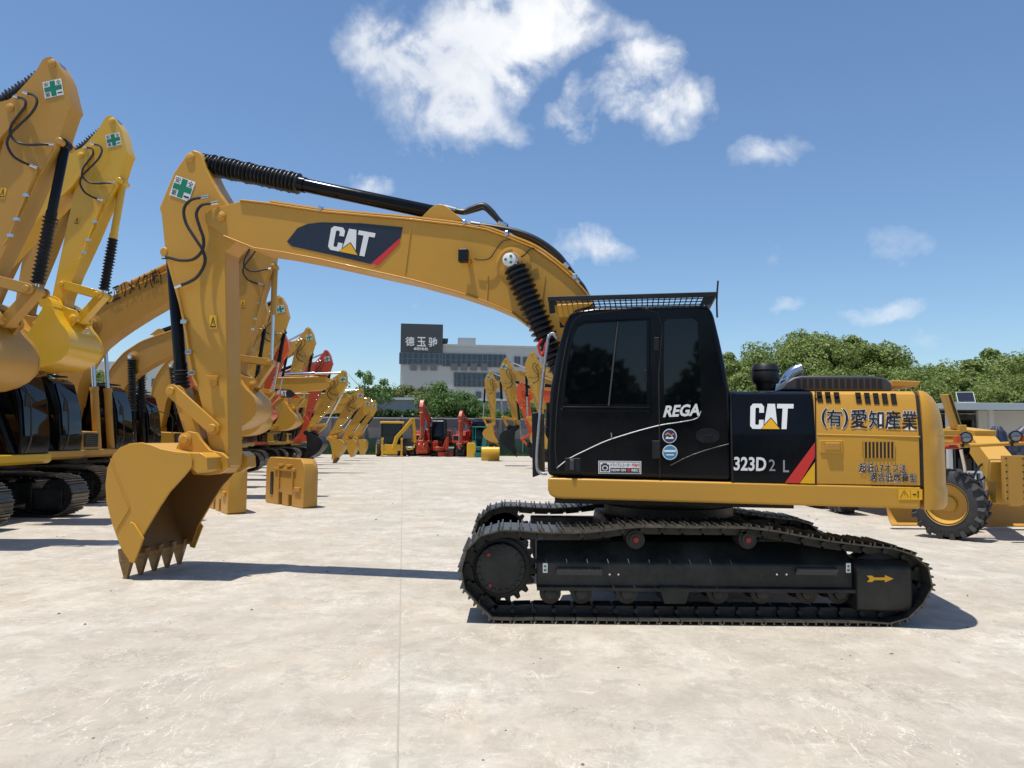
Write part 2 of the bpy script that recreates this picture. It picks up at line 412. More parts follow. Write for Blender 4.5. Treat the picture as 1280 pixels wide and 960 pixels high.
    m.prism([bk(p) for p in S_torque], -bw+.01, bw-.01)
    bucket = m.build('bucket', bcol, root, bevel=.008 if detail > 1 else 0)
    out['bucket'] = bucket
    # find which side of the path is inside
    inn = sum(side)/len(side)
    t = shell[9]-shell[8]; nn = t/abs(t)*1j; sgn = 1 if ((inn-shell[8])/nn).real > 0 else -1
    if sgn > 0:
        pass
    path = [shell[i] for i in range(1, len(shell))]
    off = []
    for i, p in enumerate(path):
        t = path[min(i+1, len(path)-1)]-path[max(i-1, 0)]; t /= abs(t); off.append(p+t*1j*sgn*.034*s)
    MB().strip(off, .006*sgn, -bw+.02, bw-.02).build('shade_wear_skin', 'inside' if bcol != 'black_m' else 'black_m', bucket)  # thin skins on shell and sides carry the painted shade and wear
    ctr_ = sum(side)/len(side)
    for sg in (-1, 1): MB().prism([ctr_+(p-ctr_)*.965 for p in side], sg*(bw-.017), sg*(bw-.023)).build('side_shade_wear_skin', 'inside' if bcol != 'black_m' else 'black_m', bucket)
    for sg in (-1, 1): MB().prism([bk(p) for p in S_ear], sg*.235*s-.028, sg*.235*s+.028).build('bucket_ear', bcol, bucket, bevel=.008)
    m = MB()
    for c in (E, B2): m.pin(c.real, c.imag, 0, .30*s, .055*s); 
    for c in (E, B2):
        for sg in (-1, 1): m.pin(c.real, c.imag, sg*.265*s, .02, .085*s)
    m.build('bucket_pin', bcol, bucket)
    if detail > 0:
        for k in range(5):
            yy = (-.9+.45*k)*bw; o = [bk(p) for p in S_tooth]
            mm = MB(); mm.prism([o[0], o[1], o[2], o[5]], yy-.042*s, yy+.042*s)
            vs = [(o[5].real, yy-.038*s, o[5].imag), (o[2].real, yy-.038*s, o[2].imag), (o[2].real, yy+.038*s, o[2].imag), (o[5].real, yy+.038*s, o[5].imag),
                  (o[4].real, yy-.022*s, o[4].imag), (o[3].real, yy-.022*s, o[3].imag), (o[3].real, yy+.022*s, o[3].imag), (o[4].real, yy+.022*s, o[4].imag)]
            mm.add(vs, [[0,1,2,3],[4,5,6,7],[0,1,5,4],[1,2,6,5],[2,3,7,6],[3,0,4,7]])
            mm.build('tooth', 'tooth' if bcol != 'black_m' else bcol, bucket, bevel=.005)
        for sg in (-1, 1): MB().prism([bk(p) for p in S_cut], sg*(bw+.03)-.014, sg*(bw+.03)+.014).build('side_cutter', bcol, bucket, bevel=.006)
    # signs and hoses
    yl = w2+.006
    sgn = (pins or 1)
    if sign:
        for side_ in ((1,) if sgn > 0 else (-1,)):
            A = [(208.5,240),(232,252),(246,229),(219,219)]   # traced once on the main machine
            A = [(211.5,243.5),(236,252),(244.5,227.5),(220,219)]
            q = [(FU.hit(a, b, .17)-P0)/(E0-P0) for a, b in A]
            q = [st(x) for x in q]
            if side_ < 0: q = [q[1], q[0], q[3], q[2]]
            fn = quadfn(*[(x.real, side_*yl, x.imag) for x in q])
            m = MB(); safety_sign(m, fn, 0, 1, 2); m.build('safety_sign', ['white', 'vgreen', 'vblack'], stick, fix=False, smooth=False)
            A = [(262,411),(271,411),(271,394),(262,394)]
            q = [st((FU.hit(a, b, .17)-P0)/(E0-P0)) for a, b in A]
            if side_ < 0: q = [q[1], q[0], q[3], q[2]]
            m = MB(); warn_sign(m, quadfn(*[(x.real, side_*yl, x.imag) for x in q]), 0, 1); m.build('warning_sign', ['vyel', 'vblack'], stick, fix=False, smooth=False)
    if detail > 0:
        c = lambda a, b: (110+.2422*a, 170+.2422*b)
        for pts in ([(605,318),(545,335),(515,385),(530,460),(580,540),(618,600),(628,660),(590,725),(540,755),(475,775)],
                    [(655,348),(600,362),(578,410),(600,480),(622,540),(618,600),(570,645),(500,650),(440,635),(400,628)]):
            for side_ in ((1,) if sgn > 0 else (-1,)):
                path = []; n = len(pts)
                for i, p in enumerate(pts):
                    q = st((FU.hit(*c(*p), .22)-P0)/(E0-P0)); bulge = math.sin(math.pi*i/(n-1))
                    path.append((q.real, side_*(w2+.07+.10*bulge), q.imag))
                MB().tube(path, .019*s, 8).build('hose', 'rubber', stick)
                for a, b in ((0, 1), (-1, -2)):
                    m = MB(); pa, pb = Vector(path[a]), Vector(path[b]); m.cyl(pa-(pb-pa)*.35, pa+(pb-pa)*.25, .024*s, n=10); m.build('hose_fitting', 'chrome', stick)
        # pipe down the stick with silver clamps
        pts = [(222,358),(230,402),(236,440),(240,466),(246,483)]
        path = [st((FU.hit(*p, .2)-P0)/(E0-P0)) for p in pts]
        for side_ in ((1,) if sgn > 0 else (-1,)):
            MB().tube([(q.real, side_*(w2+.035), q.imag) for q in path], .016*s, 6).build('stick_pipe', col, stick)
            for q in path[1:4]: m = MB(); m.box((q.real, side_*(w2+.03), q.imag), (.08, .045, .05)); m.build('pipe_clamp', 'chrome', stick, bevel=.006)
    out['st'] = st; out['bo'] = bo; out['w'] = w; out['w2'] = w2
    return out

# ---------------------------------------------------------------- tracks
def resample(path, step):
    n = len(path); seg = []; tot = 0
    for i in range(n): d = abs(path[(i+1) % n]-path[i]); seg.append((tot, d)); tot += d
    k = round(tot/step); st = tot/k; out = []
    for j in range(k):
        t = j*st; i = max(i for i in range(n) if seg[i][0] <= t)
        a, b = path[i], path[(i+1) % n]; out.append(a+(b-a)*((t-seg[i][0])/seg[i][1]))
    return out
def smooth_closed(pts, k=5):
    return [complex(v.x, v.z) for v in catmull([(p.real, 0, p.imag) for p in pts], k, True)]
def track_chain(path, y0, y1, pitch=.19, link=True, detail=2):
    m = MB(); pts = resample(path, pitch); n = len(pts); cen = sum(pts)/n; yc = (y0+y1)/2; wd = abs(y1-y0)
    for i in range(n):
        a, b = pts[i], pts[(i+1) % n]; t = (b-a)/abs(b-a); nn = t*1j; mid = (a+b)/2
        if ((mid-cen)/nn).real < 0: nn = -nn
        L_ = abs(b-a); th = .014
        def blk(u0, u1, n0, n1, ya, yb, mat=0):
            m.prism([mid+t*u0+nn*n0, mid+t*u1+nn*n0, mid+t*u1+nn*n1, mid+t*u0+nn*n1], ya, yb, mat)
        blk(-L_*.49, L_*.47, -.018, -.004, y0, y1)
        if detail > 0:
            for g, hgt in ((-.42, .026), (-.02, .020), (.38, .020)): blk(L_*g, L_*g+.014, -.006, hgt, y0, y1, 0)
        if link:
            for sy in (-.11, .09): blk(-L_*.40, L_*.46, -.10, -.018, yc+sy, yc+sy+.03, 1)
            if detail > 1: q = mid-nn*.06+t*L_*.5; m.cyl((q.real, yc-.16, q.imag), (q.real, yc+.16, q.imag), .024, n=8, mat=1)
    return m
# ================================================================ THE MAIN EXCAVATOR
main = empty('excavator', FU.o, FU.h, 'large gold and black crawler excavator in the foreground, side on, bucket resting on the concrete', 'excavator')
A_ = arm(main, H0, P0, E0, 0, 'gold', bel=(True, 'main', True), foot=K_BF)
boom, stick = A_['boom'], A_['stick']; YB = .205+.004
def at(px, py, y): q = FU.hit(px, py, y); return Vector((q.real, y, q.imag))
def fq(pts, y): return quadfn(*[at(a, b, y) for a, b in pts])
ch = lambda y: (lambda pts: [FU.hit(a, b, y) for a, b in pts])

# logo panel on the boom
m = MB(); B = lambda pts, l: m.add([at(a, b, YB+l) for a, b in pts], [list(range(len(pts)))], B.mat)
B.mat = 0; B([(358.5,302),(372,285),(384,280),(400,278),(450,279),(503.5,284),(500.7,297),(463,330),(420,320),(365,308)], 0)
B.mat = 1; B([(500.7,297),(499.5,304),(473,331.5),(463.5,330)], .002)
c = lambda a, b: (400+.28125*a, 220+.28125*b)
fn = quadfn(at(*c(36,325), YB+.004), at(*c(196,368), YB+.004), at(*c(246,262), YB+.004), at(*c(62,218), YB+.004))
fn = quadfn(at(409.5,311.5,YB+.004), at(462.5,322,YB+.004), at(469.5,291.5,YB+.004), at(414.5,282,YB+.004))
logo(m, fn, 2, 3)
m.build('boom_logo', ['navy', 'vred', 'white', 'vyel'], boom, fix=False, smooth=False)
# weld ribs on boom side, work lamp, hoses
for a, b in (((514,286),(507,341)), ((611,345),(609,376)), ((682,344),(677,384))):
    p, q = FU.hit(*a, YB), FU.hit(*b, YB); MB().prism([p, q, q+.012, p+.012], YB-.01, YB+.004).build('weld_seam', 'gold', boom)
m = MB(); x = at(579.5, 320, .30); m.box(x, (.11, .10, .15)); lamp = m.build('work_lamp', 'black_m', boom, bevel=.012)
m = MB(); q = at(586, 326, .25); m.box(q, (.05, .09, .05)); m.build('lamp_bracket', 'gold', lamp)
for pts, r in (([(593,323),(600,325),(612,323),(620,312),(628,302),(638,299)], .007), ([(645,324),(655,319),(662,312),(668,310)], .008)):
    MB().tube([at(a, b, .24) for a, b in pts], r, 6).build('cable', 'rubber', boom)
c = lambda a, b: (400+.28125*a, 220+.28125*b)
for pts, y, r in (([(475,170),(495,150),(520,136),(560,139),(590,150)], .06, .026), ([(590,150),(640,158),(680,142),(725,130),(760,155),(790,192),(815,218)], .06, .034), ([(590,152),(640,162),(690,150),(730,142),(765,170),(800,205)], -.04, .03),
                  ([(690,216),(760,224),(850,240),(930,265),(1000,303),(1060,352),(1098,400)], .17, .030), ([(815,222),(880,260),(950,290),(1020,340),(1080,395)], .02, .028), ([(1098,400),(1120,430),(1150,470),(1172,500),(1200,560),(1225,640)], .16, .03)):
    MB().tube([at(*c(*p), y) for p in pts], r, 10).build('hose', 'rubber', boom)
for p, q, y in (((560,140),(605,152),.06), ((795,205),(830,225),.06), ((672,212),(712,218),.17), ((1088,388),(1105,408),.17), ((1135,462),(1150,478),.17)):
    m = MB(); m.cyl(at(*c(*p), y), at(*c(*q), y), .036, n=10); m.build('hose_fitting', 'chrome', boom)
# cap on the boom cylinder pin
m = MB(); q = at(637, 325, .40); m.lathe([(0, .075), (.03, .075), (.035, .065)], q, (0, 1, 0), 28)
cap = m.build('pin_cap', 'white', boom)
for a in (0, 2.1, 4.2): m = MB(); m.lathe([(0, .016), (.004, .016)], q+Vector((.04*math.cos(a), .036, .04*math.sin(a))), (0,1,0), 10); m.build('cap_mark', 'vgreen', cap)
# bucket: warm crease line on the side plate
m = MB()
for a, b in (((139,573),(163,634)), ((163,634),(146,662))):
    p, q = FU.hit(*a, BW+.016), FU.hit(*b, BW+.016); t = (q-p)/abs(q-p)*1j*.012
    m.prism([p, q, q+t, p+t], BW+.012, BW+.024)
m.build('weld_seam', 'gold', A_['bucket'])
# small bracket on the stick
m = MB(); p = at(267, 477, .18); m.box(p, (.10,.02,.11)); m.box(p+Vector((.0,.03,.06)), (.16,.03,.02)); m.build('stick_bracket', 'gold', stick, bevel=.004)

# ---- upper frame
W_ = 1.33
m = MB(); o = tr([(684.5,597),(684.5,612),(687,619),(694,622.5),(705,623.5),(1151,636.5),(1152,608.5)], W_)
m.prism(o, -W_, W_); skirt = m.build('upper_frame', 'gold', main, bevel=.022, seg=3)
m = MB(); fn = fq([(1123,624.5),(1153,625),(1153,611.5),(1123,611)], W_+.004)
poly(m, box01(0,0,1,1), fn, 0)
for a, b in (((.08,.2),(.25,.85)), ((.25,.85),(.42,.2)), ((.42,.2),(.08,.2))):
    dx, dy = b[0]-a[0], (b[1]-a[1]); poly(m, [(a[0]-.012,a[1]-.03),(b[0]-.012,b[1]+.03),(b[0]+.012,b[1]+.03),(a[0]+.012,a[1]-.03)], fn, 1, .002)
for bx_ in (box01(.24,.4,.26,.65), box01(.5,.1,.51,.9), box01(.6,.42,.74,.56), box01(.80,.2,.84,.6), box01(.79,.62,.85,.82)): poly(m, bx_, fn, 1, .002)
m.build('warning_sign', ['vyel', 'vblack'], skirt, fix=False, smooth=False)
zc = lambda px, py, y=W_: FU.hit(px, py, y).imag
xc = lambda px, py, y=W_: FU.hit(px, py, y).real
# ---- engine hood: inclined upper half, black front panel and yellow rear panel
z0, zk, z1 = zc(1000, 605), zc(1000, 542), zc(1000, 488.5, 1.22)
sec = [(W_-.006, z0+.004), (W_-.006, zk-.02), (W_-.012, zk+.02), (1.275, z1-.10), (1.25, z1-.035), (1.20, z1-.006), (1.12, z1), (-1.12, z1), (-1.25, z1-.035), (-W_+.01, zk), (-W_+.01, z0+.004)]
xa, xb, xd = xc(913, 545), xc(1019, 545), xc(1150.5, 560)
m = MB(); m.prismX(sec, xa, xb+.004); hood = m.build('side_door', 'black', main, bevel=.006)
m = MB(); m.prismX(sec, xb-.004, xd+.006); hood2 = m.build('engine_hood', 'gold', main, bevel=.006)
def onhood(px, py, l=.004):
    """point on the hood's outer face"""
    q = FU.hit(px, py, W_); y = W_-.006 if q.imag < zk-.02 else (W_-.012 + (1.275-W_+.012)*min(1, (q.imag-zk-.02)/(z1-.10-zk-.02)) if q.imag > zk+.02 else W_-.009)
    q = FU.hit(px, py, y); return Vector((q.real, y+l, q.imag))
def qh(pts, l): return quadfn(*[onhood(a, b, l) for a, b in pts])
m = MB(); logo(m, qh([(937.5,536),(990,536.5),(992,505),(938,504.5)], .004), 0, 1); m.build('side_logo', ['white', 'vyel'], hood, fix=False, smooth=False)
m = MB(); write(m, '323D', qh([(917.5,587.5),(957,588.5),(957.5,572),(918,571.5)], .004), .025, 0)
write(m, '2', qh([(961,588.5),(969,588.7),(969,574.5),(961,574.3)], .004), 0, 1); write(m, 'L', qh([(979,590),(986,590),(986,575.5),(979,575.3)], .004), .01, 1)
m.build('model_number', ['white', 'lettergrey'], hood, fix=False, smooth=False)
m = MB(); m.add([onhood(*p) for p in ((1018.5,553),(1018.5,571.5),(999.5,604),(981,603.5))], [[0,1,2,3]], 0)
m.add([onhood(*p) for p in ((1018.5,577.5),(1018.5,604.5),(999.8,604))], [[0,1,2]], 1); m.build('corner_stripe', ['vred', 'vyel'], hood, fix=False, smooth=False)
# seams
for a, b in (((1019,488),(1020,605)), ((913,490),(916,602))):
    m = MB(); n = 8; pts = [onhood(a[0]+(b[0]-a[0])*i/n, a[1]+(b[1]-a[1])*i/n, .0005) for i in range(n+1)]; m.tube(pts, .006, 5, smooth=1); m.build('panel_gap', 'seam', hood2)
m = MB(); m.tube([onhood(1021,543,.000), onhood(1085,544.5,.000), onhood(1150,546,.000)], .006, 5, smooth=1); m.build('crease', 'gold', hood2)
# vents
def slot(mm, cx, cy, w, h, sh=1.0, mat=0, l=.004):
    mm.add([onhood(*p, l) for p in ((cx-w/2+sh,cy+h/2),(cx+w/2+sh,cy+h/2),(cx+w/2-sh,cy-h/2),(cx-w/2-sh,cy-h/2))], [[0,1,2,3]], mat)
for xs, cy, w, h in (([1024.5,1035,1046], 496.3, 7, 13.5), ([1073,1084,1095,1106,1117], 497.6, 7, 14)):
    for k, x in enumerate(xs):
        m = MB(); slot(m, x, cy+.03*(x-xs[0]), w, h); slot(m, x, cy+.03*(x-xs[0]), w*.7, h*.22, .2, 1, .006); m.build('hood_vent', ['seam', 'black'], hood2, fix=False, smooth=False)
m = MB(); slot(m, 1098.5, 562.5, 40, 20, .2)
for k in range(9): slot(m, 1079.8+k*4.7, 562.5, 1.9, 20.5, .1, 1, .007)
m.build('side_grille', ['seam', 'gold'], hood2, fix=False, smooth=False)
# latch
m = MB(); c0 = onhood(1039, 558, .002); m.box(c0, (.20, .012, .115)); l_ = m.build('door_latch', 'gold', hood2, bevel=.008)
m = MB(); m.box(c0+Vector((-.01,.012,0)), (.13,.02,.07)); m.build('handle', 'gold2', l_, bevel=.008)
# writing on the yellow hood
m = MB(); f = qh([(1027,534),(1146,537),(1146,514),(1027,510.5)], .004)
for i, (chh, a, b, ya, yb) in enumerate((('(', .0,.055,0,1), ('有',.055,.215,.05,.95), (')',.225,.28,0,1), ('愛',.31,.48,0,1), ('知',.50,.655,.03,.97), ('産',.67,.83,0,1), ('業',.845,1.0,0,1))):
    g = lambda s, t, l, a=a, b=b, ya=ya, yb=yb: f(a+(b-a)*s, ya+(yb-ya)*t, l)
    write(m, chh, g, .035, 0, 0); write(m, chh, g, .012, 1, .003)
m.build('owner_lettering', ['white', 'vblack'], hood2, fix=False, smooth=False)
for s_, q_ in (('超低0.7オフ法', [(1073.5,590.5),(1132,592),(1132.5,580.5),(1074,578.5)]), ('適合低燃費型', [(1087,602),(1145.5,603.2),(1145.5,592),(1087,590.5)])):
    m = MB(); f = qh(q_, .004); write(m, s_, f, .03, 0, 0); write(m, s_, f, .008, 1, .003); m.build('hood_lettering', ['white', 'vblack'], hood2, fix=False, smooth=False)

# ---- counterweight: rounded plan, rounded top
xs_ = xc(1154.5, 560); zb, zt = zc(1154, 637.5), z1+.0
xr = xs_ - .50
plan = [(xs_, W_-.01)]
for k in range(9):
    a = math.pi/2*k/8; plan.append((xs_-.05-.22*math.sin(a)*1.0, W_-.01-.55+.55*math.cos(a)))
plan = plan + [(x-.0, -y) for x, y in plan[::-1]]
# tail bows out towards the centre line
pl = []
for x, y in plan:
    pl.append((x-.14*(1-(y/W_)**2)*(1 if x < xs_-.15 else 0), y))
m = MB()
levels = [(0, .90, .0), (.03, .98, 0), (.06, 1.0, 0), (.17, 1.0, 0), (.185, .96, 0), (.20, .96, 0), (.42, .96, 0), (.61, .95, 0), (.615, .915, 0), (.70, .91, 0), (.80, .87, 1), (.89, .78, 1), (.95, .66, 1), (.985, .50, 1), (1.0, .34, 1)]
zz = lambda t: zb + (zt-zb)*t
n = len(pl); vs = []
for t, k, _ in levels:
    for x, y in pl:
        kk = xs_-x
        yy = y*(1 if t < .7 else 1-(1-math.sqrt(max(0, 1-((t-.7)/.32)**2)))*.10)
        vs.append((xs_-kk*k, yy, zz(t)))
fs = [[i*n+j, i*n+(j+1) % n, (i+1)*n+(j+1) % n, (i+1)*n+j] for i in range(len(levels)-1) for j in range(n)] + [list(range(n))[::-1], [(len(levels)-1)*n+j for j in range(n)]]
m.add(vs, fs); cw = m.build('counterweight', 'gold', main, angle=28)
m = MB(); m.prismX([(y*.993, z-.008) for y, z in sec], xs_-.004, xd+.02); m.build('panel_gap', 'seam', cw)

# ---- top of the machine: cowl, air cleaner, exhaust
m = MB(); yq = .95; o = tr([(974,488),(982,478),(992,471.5),(1003,469.5),(1090,469.5),(1108,473),(1115,479),(1116,489)], yq); m.prism(o, -.3, yq)
cowl = m.build('vent_cowl', 'grey', main, bevel=.02)
for k in range(14):
    m = MB(); x = 998+k*7.85; m.prism(tr([(x-2.6,486),(x+2.9,486),(x+2.4,473.5),(x-2.6,473.5)], yq+.003), yq-.02, yq+.003); m.build('cowl_slot', 'seam', cowl)
c0 = at(957, 481, .75); zt_ = zc(957, 454.5, .75)-c0.z
m = MB(); m.lathe([(-.06,.09),(0,.10),(.012,.10),(.012,.122),(.04,.134),(.12,.138),(.135,.130),(.145,.138),(zt_-.03,.125),(zt_-.008,.11),(zt_,.07)], c0, (0,0,1), 32); m.build('air_cleaner', 'black_m', main)
m = MB(); m.tube([at(a, b, .5) for a, b in ((978,485),(984,474),(990,467),(996,463),(1002,461))], .058, 16); m.build('exhaust_pipe', 'chrome', main)
m = MB(); m.prism(tr([(1114,483),(1147,483),(1152,476.5),(1115,475)], .5), -.4, .5); m.build('rear_step', 'gold2', main, bevel=.01)

# ---- cab
cab_px = [(684,595),(683.5,560),(687,490),(696,440),(706,403),(712,392),(724,386.5),(745,383.5),(860,380.5),(880,380.5),(889,385),(893,396),(900,425),(906.5,455),(912,488),(914,540),(915.5,601.5)]
m = MB(); m.prism(tr(cab_px, W_-.01), .40, W_-.01); cabo = m.build('cab', 'black', main, bevel=.05, seg=4)
yf = W_-.01
def ring(pts, y, r, name, mat, par, closed=True, k=4):
    return MB().tube([at(a, b, y) for a, b in pts] + ([at(*pts[0], y)] if closed else []), r, 6, smooth=k).build(name, mat, par)
ring([(698,589),(694,560),(697,500),(706,440),(714,408),(724,395),(745,391.5),(822,390.5),(823.5,470),(825,597)], yf+.001, .007, 'door_gap', 'seam', cabo, False, 3)
def pane(pts, name, y, par, mat='glass', th=.006):
    q = tr(pts, y); m = MB(); m.prism(q, y-.01, y+th); return m.build(name, mat, par, bevel=.003)
w1 = pane([(705.5,506),(707,480),(711,450),(717.5,418),(722,409),(731,404.5),(771,402.5),(760,506)], 'door_window', yf, cabo)
w2 = pane([(762.5,506),(773.5,402.5),(808.5,400.5),(808.5,506)], 'door_window', yf, cabo)
w3 = pane([(830.5,524),(829.5,470),(830,402),(834,398.5),(866,398),(872,402),(875,450),(877,500),(875.5,519),(870,522)], 'rear_window', yf, cabo)
m = MB(); m.tube([at(a, b, yf+.008) for a, b in ((703,508.5),(705,480),(709,450),(716,416),(721,407),(731,402),(812,398),(812,509),(703,508.5))], .007, 6, smooth=1); m.build('window_frame', 'black', w1)
m = MB(); m.tube([at(760.8,507,yf+.01), at(772.3,402,yf+.01)], .008, 6); m.build('window_bar', 'grey', w1)
m = MB(); m.box(at(807,470,yf+.012), (.03,.012,.12)); m.build('window_latch', 'black_m', w2, bevel=.004)
m = MB(); m.prism(tr([(701,511),(812.5,511.5),(812.5,514.5),(701,514)], yf+.004), yf-.01, yf+.01); m.build('door_rail', 'black', cabo, bevel=.004)
m = MB(); m.prism(tr([(699,517),(811,518),(812,535),(812,560)][:2]+[(811,532),(699,545)], yf+.003), yf-.01, yf+.002)
MB().tube([at(a, b, yf+.003) for a, b in ((696,585),(712,573),(734,562),(757,551.5),(781,543.5),(805,536.5),(827.5,531),(850,527.5),(866,524.5),(873,521),(876,514))], .0045, 5).build('pinstripe', 'white', cabo)
MB().tube([at(a, b, yf+.003) for a, b in ((838,582),(860,571),(885,562),(911,555))], .005, 5).build('crease', 'black_m', cabo)
m = MB(); write(m, 'REGA', fq([(829.5,521),(874,519),(876,505),(833,507.5)], yf+.012), .035, 0); m.build('cab_lettering', ['white'], cabo, fix=False, smooth=False)
# badges
def badge(cx, cy, r, mats, kind):
    f = fq([(cx-r,cy+r),(cx+r,cy+r),(cx+r,cy-r),(cx-r,cy-r)], yf+.003); m = MB()
    poly(m, disc01(.5,.5,.5,.5), f, 0); poly(m, disc01(.5,.5,.44,.44), f, 1, .0015)
    if kind == 0:
        for k in range(5): poly(m, disc01(.26+.12*k, .62+.07*math.sin(k*1.57), .055,.055,8), f, 2, .003)
        poly(m, [(.2,.3),(.8,.3),(.7,.48),(.5,.4),(.3,.48)], f, 0, .003)
    else:
        poly(m, box01(.12,.52,.88,.66), f, 0, .003); poly(m, box01(.25,.3,.75,.38), f, 0, .003)
    return m
badge(837, 545, 9, 0, 0).build('round_badge', ['white', 'vnavy', 'vyel'], cabo, fix=False, smooth=False)
badge(837.5, 565.5, 9.5, 0, 1).build('round_badge', ['white', 'vblue', 'white'], cabo, fix=False, smooth=False)
m = MB(); f = fq([(748,592),(801.5,592.5),(801.5,576.5),(748,576)], yf+.003)
poly(m, box01(0,0,1,1), f, 0); poly(m, box01(.02,.06,.98,.94), f, 1, .001); poly(m, box01(.035,.11,.965,.89), f, 0, .002)
poly(m, box01(.06,.2,.25,.72), f, 1, .003); poly(m, box01(.1,.72,.2,.82), f, 1, .003); poly(m, disc01(.155,.45,.07,.2), f, 0, .004); poly(m, disc01(.155,.45,.045,.13), f, 1, .005)
poly(m, box01(.28,.12,.95,.46), f, 1, .003)
write(m, 'ドライブレコーダー', lambda s,t,l: f(.29+.48*s, .55+.28*t, l), .02, 1, .003); write(m, '録画中', lambda s,t,l: f(.79+.16*s, .55+.28*t, l), .02, 2, .003)
write(m, 'NOW ON', lambda s,t,l: f(.31+.33*s, .2+.18*t, l), .04, 0, .004); poly(m, disc01(.71,.29,.04,.12), f, 2, .004); write(m, 'REC', lambda s,t,l: f(.78+.15*s, .2+.18*t, l), .04, 0, .004)
m.build('recorder_sticker', ['white', 'vblack', 'vred'], cabo, fix=False, smooth=False)
m = MB()
for c_, d_ in (((820,562),(.075,.02,.17)), ((820.5,430),(.05,.02,.13))): m.box(at(*c_, yf+.008), d_)
m.build('door_hinge', 'black_m', cabo, bevel=.006)
m = MB(); m.box(at(716,581,yf+.004), (.15,.012,.13)); hd = m.build('door_handle', 'black_m', cabo, bevel=.02)
m = MB(); m.box(at(715,581,yf+.02), (.04,.02,.1)); m.build('grip', 'grey', hd, bevel=.006)
m = MB(); q = at(884.5,544.7,yf); m.add([q+Vector((.105*math.cos(a), .006, .068*math.sin(a))) for a in [2*math.pi*k/28 for k in range(28)]], [list(range(28))]); m.tube([q+Vector((.105*math.cos(a), .006, .068*math.sin(a))) for a in [2*math.pi*k/28 for k in range(29)]], .006, 5, smooth=1); m.tube([q+Vector((-.04,.01,0)), q+Vector((.04,.01,0))], .01, 5, smooth=1); m.build('recess_cover', 'black_m', cabo)
MB().tube([at(764,541,yf+.02), at(765,549,yf+.02)], .006, 5, smooth=1).build('door_pull', 'chrome', cabo)
# head guard over the cab roof
g = []
yo, yi = W_+.02, .36
zg = lambda px, py: FU.hit(px, py, yo)
a, b = zg(685, 371), zg(896, 365)
m = MB(); t = (b-a)/abs(b-a)
for y in (yo, yi): m.prism([a, b, b-.045j, a-.045j], y-.02, y+.02)
for p in (a, b-t*.05): m.prism([p, p+t*.05, p+t*.05-.045j, p-.045j], yi, yo)
gd = m.build('head_guard', 'black_m', cabo, bevel=.006)
for k in range(1, 30):
    p = a+(b-a)*k/30-.02j; MB().cyl((p.real, yi, p.imag), (p.real, yo, p.imag), .006, n=6).build('guard_rod', 'black_m', gd)
for k in range(1, 6):
    y = yi+(yo-yi)*k/6; MB().cyl((a.real, y, a.imag-.028), (b.real, y, b.imag-.028), .006, n=6).build('guard_rail', 'black_m', gd)
for y in (yo, yi):
    for q_ in ([(882,367.5),(896,366.5),(889,380),(874,382)], [(685,371),(692,371),(694,391),(687,392)]): m = MB(); m.prism(tr(q_, yo), y-.02, y+.005); m.build('guard_bracket', 'black_m', gd, bevel=.004)
m = MB(); m.prism(tr([(692,381),(722,379),(742,378),(738,383),(720,388),(712,397),(697,397),(692,390)], 1.1), .5, 1.1); m.build('front_visor', 'gold', cabo, bevel=.01)
MB().tube([at(896.5,397,yf), at(896,375,yf), at(897.5,351,yf)], .009, 6).build('antenna', 'rubber', cabo)
# rail wrapped in silver tape in front of the cab, black plate
MB().tube([at(a, b, 1.2) for a, b in ((697,423),(691,417),(686,421),(684,432),(679,470),(674,530),(671,575),(674,590),(684,592))], .017, 10).build('grab_rail', 'foil', main)
m = MB(); m.prism(tr([(664.5,516),(672,515),(673,594),(665.5,597)], 1.1), .55, 1.1); m.build('front_panel', 'black_m', main, bevel=.01)
MB().tube([at(a, b, 1.1) for a, b in ((678,424),(673,432),(676,443),(680,440),(683,428))], .014, 6).build('red_strap', 'vred', main)

# ---- undercarriage (straight, while the upper structure is swung a little)
ud = R(YAW)
def T(o): o.rotation_euler.z = ud; return o
tp = [(615,766),(596,757),(581,742),(575,722),(576,702),(583,684),(596,671),(612,664),(635,661),(685,664.5),(735,664),(772,659.5),(797,657),(835,657.5),(860,658),(933,658.5),(972,663),(1029,673.5),(1085,681),(1122,685),(1146,694),(1162,709),(1168,727),(1163,747),(1148,762),(1126,770)]
tpath = [FT.hit(a, b, 1.5) for a, b in tp]
zmin = .03
tpath = [complex(p.real, max(p.imag, zmin)) for p in tpath]
x0_, x1_ = tpath[0].real, tpath[-1].real
bot = [complex(x1_+(x0_-x1_)*k/12, zmin) for k in range(1, 12)]
tpath[0] = complex(x0_, zmin); tpath[-1] = complex(x1_, zmin)
tpath = smooth_closed(tpath + bot)
sp = FT.hit(625.5, 714, 1.5); idl = complex(FT.hit(1112, 716, 1.5).real, .375)
